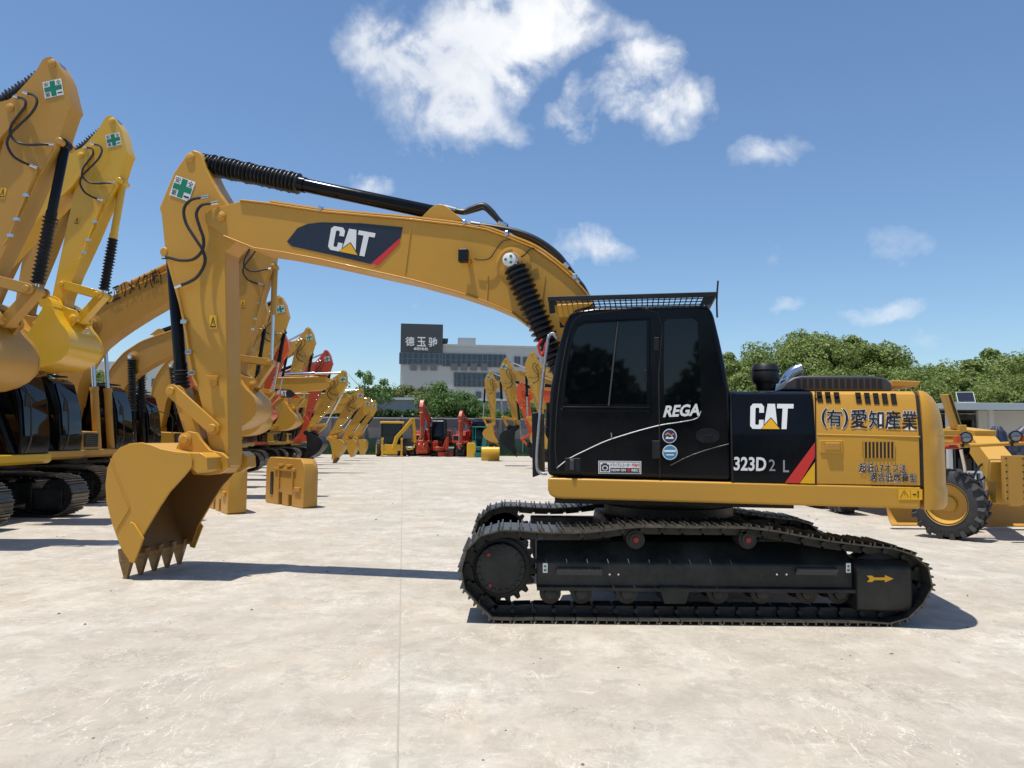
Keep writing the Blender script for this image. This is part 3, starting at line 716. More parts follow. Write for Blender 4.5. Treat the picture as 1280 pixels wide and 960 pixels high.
def undercarriage(sg):
    ch_ = T(track_chain(tpath, sg*.9, sg*1.5).build('track', ['shoe', 'frame'], main))
    fr = MB(); sec = [(1.38,.285),(1.38,.53),(1.17,.71),(.95,.71),(.95,.285)]; sec = [(y*sg, z) for y, z in sec]
    xf, xe = FT.hit(671, 715, 1.38).real, FT.hit(1067, 715, 1.38).real
    fr.prismX(sec, xf, xe); fo = T(fr.build('track_frame', 'frame', main, bevel=.018))
    m = MB(); m.prismX([(sg*.98,.12),(sg*1.43,.12),(sg*1.45,.20),(sg*1.45,.53),(sg*1.38,.58),(sg*.98,.58)], xe+.0, FT.hit(1141, 715, 1.45).real); gb = m.build('idler_guard', 'frame', fo, bevel=.03, seg=3)
    m = MB(); fl = [(y*sg, z) for y, z in ((1.385,.285),(1.425,.285),(1.425,.315),(1.385,.33))]; m.prismX(fl, xf, xe+.003); m.build('frame_flange', 'frame', fo)
    if sg > 0:
        q = [FT.hit(a, b, 1.454) for a, b in ((1083.5,718.5),(1089,722),(1085,725),(1104,725),(1104,728),(1117,723.5),(1104,719),(1104,722),(1089,722))]
        f = FT.hit
        pts = [(1083.5,719.5),(1090,719.5),(1093,721.8),(1106,721.8),(1106,718.8),(1117,723.5),(1106,728),(1106,725.2),(1093,725.2),(1090,727.5),(1083.5,727.5),(1087,723.5)]
        m = MB(); m.add([(p.real, 1.4535, p.imag) for p in [f(a, b, 1.4535) for a, b in pts]], [list(range(12))]); m.build('arrow', 'vyel', gb, fix=False, smooth=False)
        for px, w_ in ((724, .42), (1020, .38)):
            p = f(px, 711, 1.38); m = MB(); m.box((p.real, 1.40, p.imag-.012), (w_, .04, .02)); m.box((p.real, 1.387, p.imag-.03), (w_, .014, .05))
            for k in range(18): m.box((p.real-w_/2+w_*(k+.5)/18, 1.402, p.imag+.002), (w_/40, .035, .014))
            m.build('step', 'grey', fo)
        for px in (681.5, 1060.5):
            fn = quadfn(*[(lambda p: (p.real, 1.384, p.imag))(f(px+a, 710+b, 1.384)) for a, b in ((-3,6),(3,6),(3,-6),(-3,-6))])
            m = MB(); poly(m, box01(0,0,1,1), fn, 0); poly(m, disc01(.5,.68,.25,.13,12), fn, 1, .001); poly(m, box01(.25,.15,.75,.4), fn, 1, .001); m.build('lift_mark', ['white', 'vgreen'], fo, fix=False, smooth=False)
        for px in (762, 773, 971, 983): p = f(px, 718, 1.384); MB().lathe([(0,.011),(.008,.009)], (p.real, 1.38, p.imag), (0,1,0), 10).build('bolt', 'chrome', fo)
    for px in (795, 935.5):
        p = FT.hit(px, 675, 1.38); m = MB(); m.lathe([(0,.05),(.1,.05),(.1,.085),(.34,.085),(.34,.06),(.36,.06)], (p.real, sg*1.02, p.imag), (0,sg,0), 20); cr = T(m.build('carrier_roller', 'frame', main))
        MB().lathe([(0,.028),(.012,.024)], (p.real, sg*1.382, p.imag), (0,sg,0), 14).build('roller_cap', 'capred', cr)
        MB().box((p.real, sg*1.08, p.imag-.12), (.14,.16,.18)).build('roller_bracket', 'frame', cr)
    for px in (688, 727, 784, 898, 953, 1010, 1050):
        p = FT.hit(px, 742, 1.38); m = MB(); m.lathe([(0,.09),(.02,.10),(.05,.10),(.06,.08),(.3,.08),(.31,.10),(.35,.10),(.36,.06),(.40,.055),(.41,.04)], (p.real, sg*1.0, p.imag-.0), (0,sg,0), 20); T(m.build('track_roller', 'frame', main))
    p = FT.hit(843, 742, 1.38); m = MB(); m.prism([p+complex(*q) for q in ((-.15,.07),(.15,.07),(.10,-.09),(-.10,-.09))], sg*1.0, sg*1.42); T(m.build('track_guide', 'frame', main, bevel=.015))
    # sprocket with teeth and final drive
    m = MB(); nt = 21; o = []
    for k in range(nt*2):
        a = math.pi*k/nt
        for da, r in ((-.05, .345 if k % 2 == 0 else .30), (.05, .345 if k % 2 == 0 else .30)): o.append(sp + cmath.exp(1j*(a+da))*r)
    m.prism(o, sg*1.16, sg*1.22); spo = T(m.build('sprocket', 'frame', main, bevel=.004))
    m = MB(); m.lathe([(0,.27),(.12,.27),(.125,.235),(.20,.235),(.215,.225),(.22,.10)], (sp.real, sg*1.16, sp.imag), (0,sg,0), 40); fd = m.build('final_drive', 'frame', spo)
    for k in range(20):
        a = 2*math.pi*k/20; q = sp+cmath.exp(1j*a)*.205; m = MB(); m.lathe([(0,.02),(.02,.018)], (q.real, sg*1.37, q.imag), (0,sg,0), 8); m.build('bolt', 'frame', spo)
    for px, py in ((611,693.5),(612.5,732)):
        q = FT.hit(px, py, 1.385); MB().lathe([(0,.020),(.012,.016)], (q.real, sg*1.376, q.imag), (0,sg,0), 12).build('drain_plug', 'capred', spo)
    m = MB(); m.lathe([(0,.24),(.05,.28),(.10,.28),(.12,.25),(.2,.25),(.22,.28),(.27,.28),(.32,.2)], (idl.real, sg*1.04, idl.imag), (0,sg,0), 36); T(m.build('idler_wheel', 'frame', main))
undercarriage(1); undercarriage(-1)
m = MB(); m.prismX([(-.98,.30),(-.98,.62),(-.6,.86),(.6,.86),(.98,.62),(.98,.30),(.6,.48),(-.6,.48)], -.75, .75); T(m.build('car_body', 'frame', main, bevel=.03))
m = MB(); m.lathe([(0,.70),(.10,.70),(.10,.62),(.2,.62),(.2,.72),(.28,.72)], (0,0,.86), (0,0,1), 48); m.build('swing_bearing', 'frame', main)
m = MB(); m.box((0,0,1.08), (2.3,2.0,.10)); m.build('belly_plate', 'frame', main)
# ================================================================ THE OTHER EXCAVATORS
_proto = {}
def cached(key, make, root):
    """build a piece once, afterwards hand out copies (with copies of its children)"""
    if key not in _proto:
        _proto[key] = make(); o = _proto[key]; o.parent = root; return o
    src = _proto[key]; c = src.copy(); COL.objects.link(c); c.parent = root
    for ch in [k for k in src.children]:
        d = ch.copy(); COL.objects.link(d); d.parent = c
    return c
def g_path():
    p = []
    for k in range(9): a = math.pi/2 + math.pi*k/8; p.append(complex(-1.72+.40*math.cos(a), .43+.40*math.sin(a)))
    for k in range(9): a = -math.pi/2 + math.pi*k/8; p.append(complex(1.72+.40*math.cos(a), .43+.40*math.sin(a)))
    p += [complex(.9, .86), complex(0, .82), complex(-.9, .86)]
    return p
def g_track(sg, mat, det):
    return track_chain(g_path(), sg*.9, sg*1.5, .19 if det else .26, det > 0, det).build('track', [mat, 'frame'])
def g_trackframe(sg, det):
    m = MB(); m.prismX([(y*sg, z) for y, z in ((1.4,.28),(1.4,.52),(1.2,.68),(.97,.68),(.97,.28))], -1.3, 1.25); o = m.build('track_frame', 'frame', None, bevel=.015)
    m = MB(); m.prismX([(y*sg, z) for y, z in ((1.0,.14),(1.43,.14),(1.45,.5),(1.38,.56),(1.0,.56))], 1.25, 1.85); m.build('idler_guard', 'frame', o, bevel=.03)
    m = MB(); m.lathe([(0,.33),(.2,.33),(.22,.22),(.38,.20)], (-1.72, sg*1.04, .43), (0,sg,0), 24); m.build('sprocket', 'frame', o)
    m = MB(); m.lathe([(0,.33),(.06,.37),(.24,.37),(.3,.3)], (1.72, sg*1.04, .43), (0,sg,0), 24); m.build('idler_wheel', 'frame', o)
    if det:
        for k in range(7): MB().lathe([(0,.09),(.4,.09)], (-1.2+k*.4, sg*1.0, .2), (0,sg,0), 12).build('track_roller', 'frame', o)
    return o
def g_carbody():
    m = MB(); m.prismX([(-.98,.32),(-.98,.6),(-.5,.86),(.5,.86),(.98,.6),(.98,.32)], -.7, .7); m.lathe([(0,.7),(.2,.7)], (0,0,.86), (0,0,1), 24)
    return m.build('car_body', 'frame', None, bevel=.02)
def g_upper(col):
    m = MB(); m.prism([complex(*p) for p in ((-2.0,1.06),(1.35,1.06),(1.42,1.12),(1.42,1.26),(-2.0,1.26))], -1.31, 1.31)
    o = m.build('upper_frame', col, None, bevel=.02)
    m = MB(); m.prismX([(-.06,.95),(.06,.95),(.06,1.9),(-.06,1.9)], .2, .5); m.build('boom_mount', col, o, bevel=.01)
    return o
def g_hood(col):
    m = MB(); m.prismX([(1.3,1.265),(1.3,1.75),(1.24,2.1),(1.15,2.14),(-1.15,2.14),(-1.24,2.1),(-1.3,1.75),(-1.3,1.265)], -2.0, -.42)
    o = m.build('engine_hood', col, None, bevel=.012)
    for sg in (-1, 1): m = MB(); m.box((-1.4, sg*1.3, 1.55), (.5,.012,.3)); m.build('side_grille', 'seam', o)
    m = MB(); m.prism([complex(*p) for p in ((-1.8,2.14),(-1.75,2.26),(-.9,2.26),(-.75,2.14))], -.7, .7); m.build('vent_cowl', 'black_m', o, bevel=.02)
    return o
def g_cw(col):
    pl = [(0,1.31)]+[(-.12-.5*math.sin(a), .75+.55*math.cos(a)) for a in [math.pi/2*k/6 for k in range(7)]]
    pl = pl+[(x, -y) for x, y in pl[::-1]]
    m = MB(); m.prismZ([(x-2.02, y) for x, y in pl], 1.04, 2.12); return m.build('counterweight', col, None, bevel=.09, seg=3)
def g_cab():
    prof = [complex(*p) for p in ((-.38,1.25),(-.38,2.6),(-.28,2.95),(-.1,3.0),(.95,2.98),(1.12,2.88),(1.3,2.3),(1.38,1.6),(1.36,1.25))]
    m = MB(); m.prism(prof, .36, 1.30); o = m.build('cab', 'black', None, bevel=.04, seg=3)
    for y, s in ((1.305, 1), (.355, -1)):
        q = [complex(*p) for p in ((.42,1.95),(.42,2.82),(.95,2.82),(1.02,2.75),(1.2,2.25),(1.25,1.95))]
        m = MB(); m.prism(q, y-.01, y+.01); m.build('side_window', 'glass', o)
        q = [complex(*p) for p in ((-.28,1.95),(-.28,2.6),(-.2,2.8),(.3,2.82),(.3,1.95))]
        m = MB(); m.prism(q, y-.01, y+.01); m.build('side_window', 'glass', o)
    m = MB(); m.add([(1.315,.44,1.5+.1),(1.315+.04,1.22,1.6),(1.20,1.22,2.75),(1.20,.44,2.75)], [[0,1,2,3]])
    m = MB(); m.prism([complex(*p) for p in ((1.385,1.62),(1.40,1.62),(1.325,2.3),(1.16,2.84),(1.145,2.84),(1.31,2.3))], .44, 1.22); m.build('windscreen', 'glass', o)
    m = MB()
    m.tube([(.95,.42,3.05),(.95,1.26,3.05),(-.3,1.26,3.05),(-.3,.42,3.05),(.95,.42,3.05)], .02, 5, smooth=1)
    for k in range(8): m.cyl((-.3+1.25*k/8,.42,3.05), (-.3+1.25*k/8,1.26,3.05), .008, n=5)
    m.build('head_guard', 'black_m', o)
    m = MB(); m.tube([(1.45,.38,1.3),(1.55,.38,1.6),(1.5,.38,2.3),(1.35,.38,2.6)], .018, 6); m.build('grab_rail', 'rubber', o)
    m = MB(); m.box((1.5,.30,2.3), (.03,.16,.24)); m.build('mirror', 'black_m', o, bevel=.01)
    return o
def g_box(col):
    m = MB(); m.prism([complex(*p) for p in ((-.38,1.265),(-.38,2.05),(.35,2.05),(.45,1.75),(1.3,1.72),(1.36,1.265))], -1.30, -.45)
    o = m.build('tool_box', col, None, bevel=.02)
    m = MB(); m.box((1.368,-.88,1.5), (.012,.62,.34)); 
    for k in range(6): m.box((1.376,-.88,1.37+k*.05), (.012,.58,.014), mat=1)
    m.build('front_grille', ['seam', 'grey'], o)
    m = MB(); m.tube([(.3,-1.28,1.75),(.3,-1.28,2.4),(1.2,-1.28,2.35),(1.28,-1.28,1.72)], .018, 6); m.build('grab_rail', 'rubber', o)
    return o

def digger(label, Y, P, E, phi, col='gold', heading=0, Lb=5.75, bcol=None, body=None, det=1, track='shoe', group='excavators parked side by side in the row on the left', bel=(True, True, True), sign=True, cyl='black', ground=False, local=None, boomcyl='black', x0=None, W=1.0, cat='excavator'):
    if local:
        X0, Y, hd, P, E = local; sgn = 1; Hl = complex(.15, 1.75)
    else:
        Pw, Ew = xz(*P, Y), xz(*E, Y); dz = Pw.imag-1.75; dx = math.sqrt(max(Lb*Lb-dz*dz, .5)); f = 1 if heading == 0 else -1
        hx = Pw.real - f*dx; X0 = hx - f*.15; hd = R(heading); sgn = -f
        tl = lambda p: complex((p.real-X0)*f, p.imag); P, E = tl(Pw), tl(Ew); Hl = complex(.15, 1.75)
    root = empty('excavator', (X0, Y, 0), hd, label, cat, group)
    ph = R(phi)
    if ground:
        s = abs(E-P)/LST; best = None
        for k in range(-70, 40):
            zlow = min((E+(p-E0)*s*cmath.exp(1j*R(k))).imag for p in S_side+S_tooth)
            if best is None or abs(zlow-.01) < best[0]: best = (abs(zlow-.01), k)
        ph = R(best[1])
    arm(root, Hl, P, E, ph, col, W=W, detail=det, bel=bel, sign=sign, cylcol=cyl, boomcyl=boomcyl, foot=complex(1.25, 1.2), bcol=bcol, pins=sgn)
    body = body or col
    cached(('u', body), lambda: g_upper(body), root); cached(('h', body), lambda: g_hood(body), root); cached(('cw', body), lambda: g_cw(body), root)
    cached('cab', g_cab, root); cached(('box', body), lambda: g_box(body), root); cached('car', g_carbody, root)
    d = 1 if det else 0
    for sg in (-1, 1):
        cached(('t', sg, track, d), lambda: g_track(sg, track, d), root); cached(('tf', sg, d), lambda: g_trackframe(sg, d), root)
    return root
def boomtext(root, txt, x0, x1, mats=('white', 'vblack')):
    """writing along the boom's side that faces the camera"""
    for ch in root.children:
        if ch.name.startswith('boom') and 'cyl' not in ch.name: bm_ = ch
    return bm_
dA = digger('gold excavator at the left edge, its arm tip raised highest of all', 11.5, (24,142), (-24,382), -66, 'gold2')
dB = digger('brighter yellow excavator second from the left with its bucket curled under the raised arm', 14.5, (109,199), (77,383), -68, 'yellow', cyl='yellow', bel=(True, True, True))
dB2 = digger('gold excavator whose dark cab and two green bellows show below the yellow curled bucket', 17.6, (52,222), (30,395), -60, 'gold2', track='shoe_rust', boomcyl='black_m')
dC = digger('gold excavator with black Japanese lettering along its raised arched boom', 20.7, (303,314), (298,470), -60, 'gold2', Lb=6.75, bel=(False, False, False), cyl='gold2', boomcyl='gold2')
dD = digger('gold excavator with humped boom just behind the hanging stick of the large foreground excavator', 24.5, (307,394), (292,492), -70, 'gold2', det=1)
dE = digger('gold excavator with green cross and black cylinder against the sky beside the foreground stick', 28.5, (331,398), (312,500), -60, 'gold', det=1, bel=(True, False, True))
dH = digger('gold excavator with lowered boom, dark logo panel on it and black bucket on the ground', 34, (414,478), (385,541), 0, 'yellow2', bcol='black_m', det=1, ground=True, bel=(False, False, False), sign=True, cyl='chrome')
digger('orange excavator whose boom shows between the leaning gold sticks in the left row', 31.5, (343,436), (330,500), -60, 'orange', det=1, bel=(False, False, True), sign=False)
dF = digger('gold excavator with raised arm between the leaning gold one and the red one', 38, (372,430), (358,505), -60, 'gold', det=1, bel=(False, False, True))
dG = digger('red excavator raising its arm in the row on the left', 43, (396,456), (384,523), -60, 'red', det=1, bel=(False, False, True))
dI = digger('gold excavator resting its bucket on the ground just beyond the black bucket', 46, (438,497), (412,548), 0, 'yellow2', det=1, ground=True, bel=(False, False, True))
dJ = digger('gold excavator last but one of the row on the left, bucket on the ground', 51, (449,507), (428,552), 0, 'gold', det=0, ground=True, bel=(False, False, True))
dK = digger('gold excavator at the far end of the row on the left, bucket on the ground', 56, (458,510), (441,552), 0, 'yellow2', det=0, ground=True, bel=(False, False, True))
G2 = 'excavators facing left beyond the front of the black cab'
digger('gold excavator hanging its curled bucket above the lone yellow bucket', 52, (620,479), (617,530), -50, 'yellow2', heading=180, group=G2, det=1, bel=(False, False, True))
digger('gold excavator resting a dark pointed bucket on the ground left of the black cab', 44, (643,467), (646,534), 0, 'yellow2', heading=180, group=G2, det=1, ground=True, bcol='black_m', bel=(False, False, True))
digger('orange excavator with upright stick close left of the black cab', 41, (661,493), (666,550), -85, 'orange', bcol='black_m', heading=180, group=G2, det=1, bel=(False, False, True), sign=False)
digger('gold excavator with the tallest arm, partly behind the front rail of the black cab', 38, (676,460), (678,530), -60, 'yellow2', heading=180, group=G2, det=1, bel=(False, False, True), sign=False)
digger('gold excavator behind the low shed, only its rising boom showing over the roof', 34, (1221,531), (1192,576), -10, 'yellow2', heading=180, group=None, det=1, bel=(False, True, True), sign=False)
G3 = 'small machines lined up before the far wall'
digger('red excavator with tall upright arm facing the camera, beside the backhoe loader', 0, None, None, -95, 'red', local=(-6.75, 64.5, R(-97), complex(2.9, 3.75), complex(3.1, 1.2)), group=G3, det=1, bel=(False, False, False), sign=False, cyl='red', W=.9)
digger('shorter red excavator with upright arm under the round tree at the far wall', 0, None, None, -80, 'red', local=(-3.2, 63.5, R(-106), complex(2.6, 3.0), complex(2.9, .9)), group=G3, det=1, bel=(False, False, False), sign=False, cyl='red', W=.8, bcol='black_m')

# writing on the two marked booms
def boom_of(root): return [c for c in root.children if c.name.split('.')[0] == 'boom'][0]
def decal_fn(root, px4, Y, sgn):
    inv = Matrix.Rotation(-root.rotation_euler.z, 3, 'Z')
    return quadfn(*[inv @ (atY(a, b, Y) - root.location) for a, b in px4])
Yn = 20.7 - .205*1.17 - .03
m = MB(); f = decal_fn(dC, [(139,371),(196,345),(196,331),(138,356)], Yn, -1); f = decal_fn(dC, [(134,384),(203,354),(199,334),(131,362)], Yn, -1)
write(m, '大正リメイク(株)', f, .02, 0); m.build('boom_lettering', ['vblack'], boom_of(dC), fix=False, smooth=False)
Yn = 34 - .205 - .04
m = MB(); f = decal_fn(dH, [(338,497),(376,500),(371,487),(340,486)], Yn, -1)
poly(m, [(0,.55),(.12,1),(.75,.95),(1,.2),(.25,.1)], lambda s, t, l: f(s, t, l), 0); poly(m, [(1,.2),(.9,.5),(.72,.2)], f, 1, .002)
logo(m, lambda s, t, l: f(.22+.36*s, .25+.6*t, l+.004), 2, 3); m.build('boom_logo', ['navy', 'vred', 'white', 'vyel'], boom_of(dH), fix=False, smooth=False)
# ================================================================ THINGS IN THE YARD
def gp(px, py):
    d = ray(px, py); t = -CAMLOC.z/d.z; t = min(t, 62.3/d.y); p = CAMLOC + d*t; p.z = 0; return p
# counterweights standing on the concrete
def block(loc, rz, label, col='gold2'):
    root = empty('counterweight_block', loc, rz, label, 'counterweight', 'spare counterweights standing on the concrete')
    o = [complex(*p) for p in ((0,.04),(.05,0),(.62,0),(.62,.27),(.80,.27),(.80,0),(1.15,0),(1.15,.30),(1.35,.30),(1.35,0),(2.05,0),(2.1,.04),(2.1,.85),(2.04,1.02),(1.9,1.13),(.2,1.13),(.06,1.02),(0,.85))]
    m = MB(); n = len(o); lay = [(-.0, 1), (-.20, 1), (-.31, .975), (-.38, .93), (-.43, .84)]
    c = 1.05; vs = [(c+(p.real-c)*k, y, p.imag if p.imag < .5 else .5+(p.imag-.5)*(1-(1-k)*.3)) for y, k in lay for p in o]
    fs = [[i*n+j, i*n+(j+1) % n, (i+1)*n+(j+1) % n, (i+1)*n+j] for i in range(len(lay)-1) for j in range(n)]+[list(range(n)), [(len(lay)-1)*n+j for j in range(n)][::-1]]
    m.add(vs, fs); b = m.build('block', col, root, bevel=.02, angle=30)
    m = MB(); m.box((.98,.012,.86), (1.15,.05,.07)); m.box((.55,.012,.62), (.07,.05,.40)); m.box((1.3,.012,.60),(.07,.05,.44)); m.box((.75,.02,.95),(.25,.06,.06)); m.box((1.2,.02,.95),(.25,.06,.06)); m.build('cast_rib', col, b, bevel=.008)
    m = MB(); m.box((1.72,.006,.50), (.15,.03,.55)); m.build('rubber_strip', 'rubber', b, bevel=.008)
    m = MB(); m.box((.30,.012,.42), (.3,.05,.10)); m.build('cast_pad', col, b, bevel=.01)
    for x in (.85, 1.25):
        m = MB(); m.tube([(x-.06,-.15,1.12),(x-.05,-.15,1.2),(x,-.15,1.24),(x+.05,-.15,1.2),(x+.06,-.15,1.12)], .018, 6); m.build('lifting_eye', 'shoe_rust', b)
    return root
p = gp(379, 636); a = math.atan2(1.6, -1.39)
block((p.x, p.y, 0), a, 'gold counterweight block with notched base and black strip, standing in the open')

p = gp(284, 643.5)
block((p.x, p.y, 0), a+R(-8), 'gold counterweight block half hidden behind the stick of the foreground excavator', 'gold')
# loose bucket
root = empty('bucket', (0, 0, 0), 0, 'lone yellow digging bucket standing on the concrete in front of the small teal excavator', 'bucket')
mid = sum(S_side)/len(S_side)
rt = cmath.exp(1j*R(12)); f = lambda q: (q-mid)*rt*.72
zl = min(f(q).imag for q in S_side); f2 = lambda q: f(q)-1j*zl
m = MB()
for sg in (-1, 1): m.prism([f2(q) for q in S_side], sg*.6-.02, sg*.6+.02)
m.strip([f2(q) for q in S_shell], -.03, -.58, .58); m.build('shell', 'yellow', root, bevel=.01)
for sg in (-1, 1): MB().prism([f2(q) for q in S_ear], sg*.22-.03, sg*.22+.03).build('bucket_ear', 'yellow', root, bevel=.008)
g = gp(613, 576); root.location = (g.x, g.y+.4, 0); root.rotation_euler.z = R(-92)

# backhoe loader seen from behind
def wheel(root, c, nrm, r, wd, rim='yellow', lugs=18, name='wheel'):
    c = Vector(c); nrm = Vector(nrm).normalized()
    t = c - nrm*wd/2
    m = MB(); rr = r*.56
    m.lathe([(0,rr),(0,r*.80),(wd*.10,r*.93),(wd*.22,r*.955),(wd*.78,r*.955),(wd*.90,r*.93),(wd,r*.80),(wd,rr),(wd*.3,rr*.98)], t, nrm, 40, cap=False)
    u = nrm.cross(Vector((0,0,1))).normalized(); w_ = nrm.cross(u)
    for k in range(lugs):
        for sd_ in (0, 1):
            a = 2*math.pi*(k+.5*sd_)/lugs; e = u*math.cos(a)+w_*math.sin(a); tg = nrm.cross(e)
            s_ = -1 if sd_ else 1
            rot = Matrix((nrm, tg, e)).transposed() @ Matrix.Rotation(R(28*s_), 3, 'Z')
            m.box(c + nrm*(s_*wd*.25) + e*(r*.965), (wd*.58, r*.115, r*.075), rot)
            m.box(c + nrm*(s_*wd*.475) + e*(r*.90) + tg*(r*.06), (wd*.10, r*.12, r*.16), rot)
    o = m.build(name, 'tyre', root, angle=32)
    m = MB(); m.lathe([(wd*.08,rr*1.02),(0,rr*1.08),(.02,rr*1.08),(.03,rr*.98),(wd*.35,rr*.86),(wd*.42,rr*.42),(wd*.30,rr*.38),(wd*.28,rr*.14),(wd*.28,rr*.01)], c+nrm*wd/2+nrm*.01, -nrm, 32, cap=False)
    m.build('rim', rim, o, angle=40)
    return o
g = gp(491, 568.5)
root = empty('backhoe_loader', (g.x, 61.5, 0), R(90+12), 'yellow backhoe loader with dark cab and yellow roof, parked at the far wall', 'backhoe loader', G3)
for x, y, r in ((0,.95,.7), (0,-.95,.7), (2.2,.85,.48), (2.2,-.85,.48)): wheel(root, (x, y, r), (0, 1 if y > 0 else -1, 0), r, .42, 'yellow', 14)
m = MB(); m.box((1.1,0,.95), (2.8,.8,.7)); m.box((-.55,0,.7), (.4,1.7,.5)); m.build('chassis', 'yellow', root, bevel=.03)
m = MB(); m.prism([complex(*q) for q in ((-.5,1.0),(-.45,2.6),(.9,2.6),(1.1,1.4),(1.1,1.0))], -.75, .75); cb_ = m.build('cab', 'glass', root, bevel=.03)
m = MB()
for x, y in ((-.48,.76),(-.48,-.76),(1.0,.76),(1.0,-.76)): m.cyl((x,y,1.0), (x*.92,y,2.6), .035, n=8)
m.cyl((-.5,-.76,1.75), (-.5,.76,1.75), .025, n=6); m.build('cab_frame', 'black_m', cb_)
m = MB(); m.box((.2,0,2.69), (1.75,1.85,.16)); m.build('roof', 'yellow', root, bevel=.06, seg=3)
def beam(pts, r, root, name, mat, y0=-.09, y1=.09, w=.2):
    m = MB(); P_ = [complex(*q) for q in pts]; n = len(P_); a_, b_ = [], []
    for i, q in enumerate(P_):
        t = P_[min(i+1, n-1)]-P_[max(i-1, 0)]; t /= abs(t); a_.append(q+t*1j*w/2); b_.append(q-t*1j*w/2)
    m.prism(a_+b_[::-1], y0, y1); return m.build(name, mat, root, bevel=.015)
kb = empty  # the digging arm is swung to the machine's own side
def arm_plane(parent, name, pts, w, mat, ang, org):
    m = MB(); P_ = [complex(*q) for q in pts]; n = len(P_); a_, b_ = [], []
    for i, q in enumerate(P_):
        t = P_[min(i+1, n-1)]-P_[max(i-1, 0)]; t /= abs(t); a_.append(q+t*1j*w/2); b_.append(q-t*1j*w/2)
    m.prism(a_+b_[::-1], -.1, .1); R_ = Matrix.Rotation(ang, 3, 'Z')
    m.v = [tuple(R_ @ Vector(v) + Vector(org)) for v in m.v]; return m.build(name, mat, parent, bevel=.015)
org = (-.85, -.1, 0); ang = R(-80)
arm_plane(root, 'boom', [(0,.6),(.25,1.5),(.9,2.2),(1.5,2.95)], .28, 'yellow', ang, org)
arm_plane(root, 'stick', [(1.55,3.05),(1.65,2.2),(1.75,1.1)], .24, 'yellow', ang, org)
arm_plane(root, 'bucket', [(1.75,1.0),(1.5,.6),(1.15,.55),(1.0,.8)], .1, 'yellow', ang, org)
for y in (-.75, .75):
    m = MB(); m.box((-.75,y,.75), (.14,.14,1.3)); m.box((-.75,y,.06), (.4,.3,.05)); m.box((-.74,y,1.4), (.2,.2,.16)); m.build('stabiliser', 'yellow', root, bevel=.01)
m = MB(); m.prism([complex(*q) for q in ((3.1,.1),(3.9,.1),(3.6,.5),(3.3,.9),(3.15,.6))], -1.1, 1.1); m.build('loader_bucket', 'yellow', root, bevel=.02)

# small track machines by the wall
def mini(px, py, hd, col, label, canopy, s=1.0):
    g = gp(px, py); root = empty('mini_excavator', (g.x, g.y, 0), R(hd), label, 'mini excavator', G3); root.scale = (s, s, s)
    for sg in (-1, 1):
        m = MB(); pth = []
        for k in range(7): a = math.pi/2+math.pi*k/6; pth.append(complex(-.6+.22*math.cos(a), .24+.22*math.sin(a)))
        for k in range(7): a = -math.pi/2+math.pi*k/6; pth.append(complex(.6+.22*math.cos(a), .24+.22*math.sin(a)))
        track_chain(pth, sg*.45, sg*.75, .12, False, 1).build('track', ['rubber', 'frame'], root)
        m.box((0, sg*.6, .24), (1.2,.2,.22)); m.build('track_frame', 'frame', root, bevel=.02)
    m = MB(); m.prismZ([(-.8,-.5),(-.6,-.7),(.5,-.7),(.6,-.5),(.6,.5),(.5,.7),(-.6,.7),(-.8,.5)], .5, .85); m.build('body', col, root, bevel=.05, seg=3)
    m = MB(); m.prism([complex(*q) for q in ((-.78,.85),(-.8,1.25),(-.45,1.3),(-.4,.85))], -.6, .6); m.build('engine_cover', col, root, bevel=.05, seg=3)
    if canopy:
        m = MB()
        for x, y in ((-.5,-.55),(-.5,.55),(.45,.55),(.45,-.55)): m.cyl((x,y,.85), (x,y,2.35), .03, n=8)
        m.box((-.02,0,1.5), (.03,1.1,.03)); m.box((-.5,0,1.6), (.04,1.1,.04)); m.build('canopy_frame', col, root)
        m = MB(); m.box((0,0,2.39), (1.2,1.25,.08)); m.build('canopy', col, root, bevel=.03)
        m = MB(); m.box((-.2,0,1.0), (.4,.45,.3)); m.box((-.42,0,1.3), (.1,.45,.5)); m.build('seat', 'black_m', root, bevel=.04)
    else:
        m = MB(); m.prism([complex(*q) for q in ((-.5,.85),(-.5,1.7),(.4,1.7),(.5,.85))], -.1, .6); m.build('cab', 'glass', root, bevel=.03)
    arm_plane(root, 'boom', [(.6,.7),(.95,1.3),(1.4,1.7)], .16, col, 0, (0,0,0)); arm_plane(root, 'stick', [(1.4,1.75),(1.35,1.1),(1.25,.6)], .13, col, 0, (0,0,0))
    arm_plane(root, 'bucket', [(1.3,.6),(1.45,.35),(1.35,.1),(1.1,.05)], .06, 'black_m', 0, (0,0,0))
    m = MB(); m.box((.98,0,.22), (.06,1.4,.34)); m.build('dozer_blade', col, root, bevel=.01)
    return root
mini(601, 571.5, -75, 'teal', 'small teal excavator with open canopy frame at the far wall', True, 1.0)
mini(551, 570.5, -60, 'red', 'low red mini excavator between the two upright red arms', False, .9)
g = gp(591, 571.5); m = MB(); m.prism([complex(*q) for q in ((-.35,.0),(-.35,1.0),(-.25,1.15),(.25,1.15),(.35,1.0),(.35,0))], -.3, .3)
root = empty('fuel_tank', (g.x-.1, g.y-.5, 0), R(5), 'yellow tank standing against the small teal excavator', 'tank'); m.build('tank_body', 'yellow', root, bevel=.05, seg=3); MB().lathe([(0,.06),(.06,.06)], (0,0,1.15), (0,0,1), 12).build('cap', 'black_m', root)

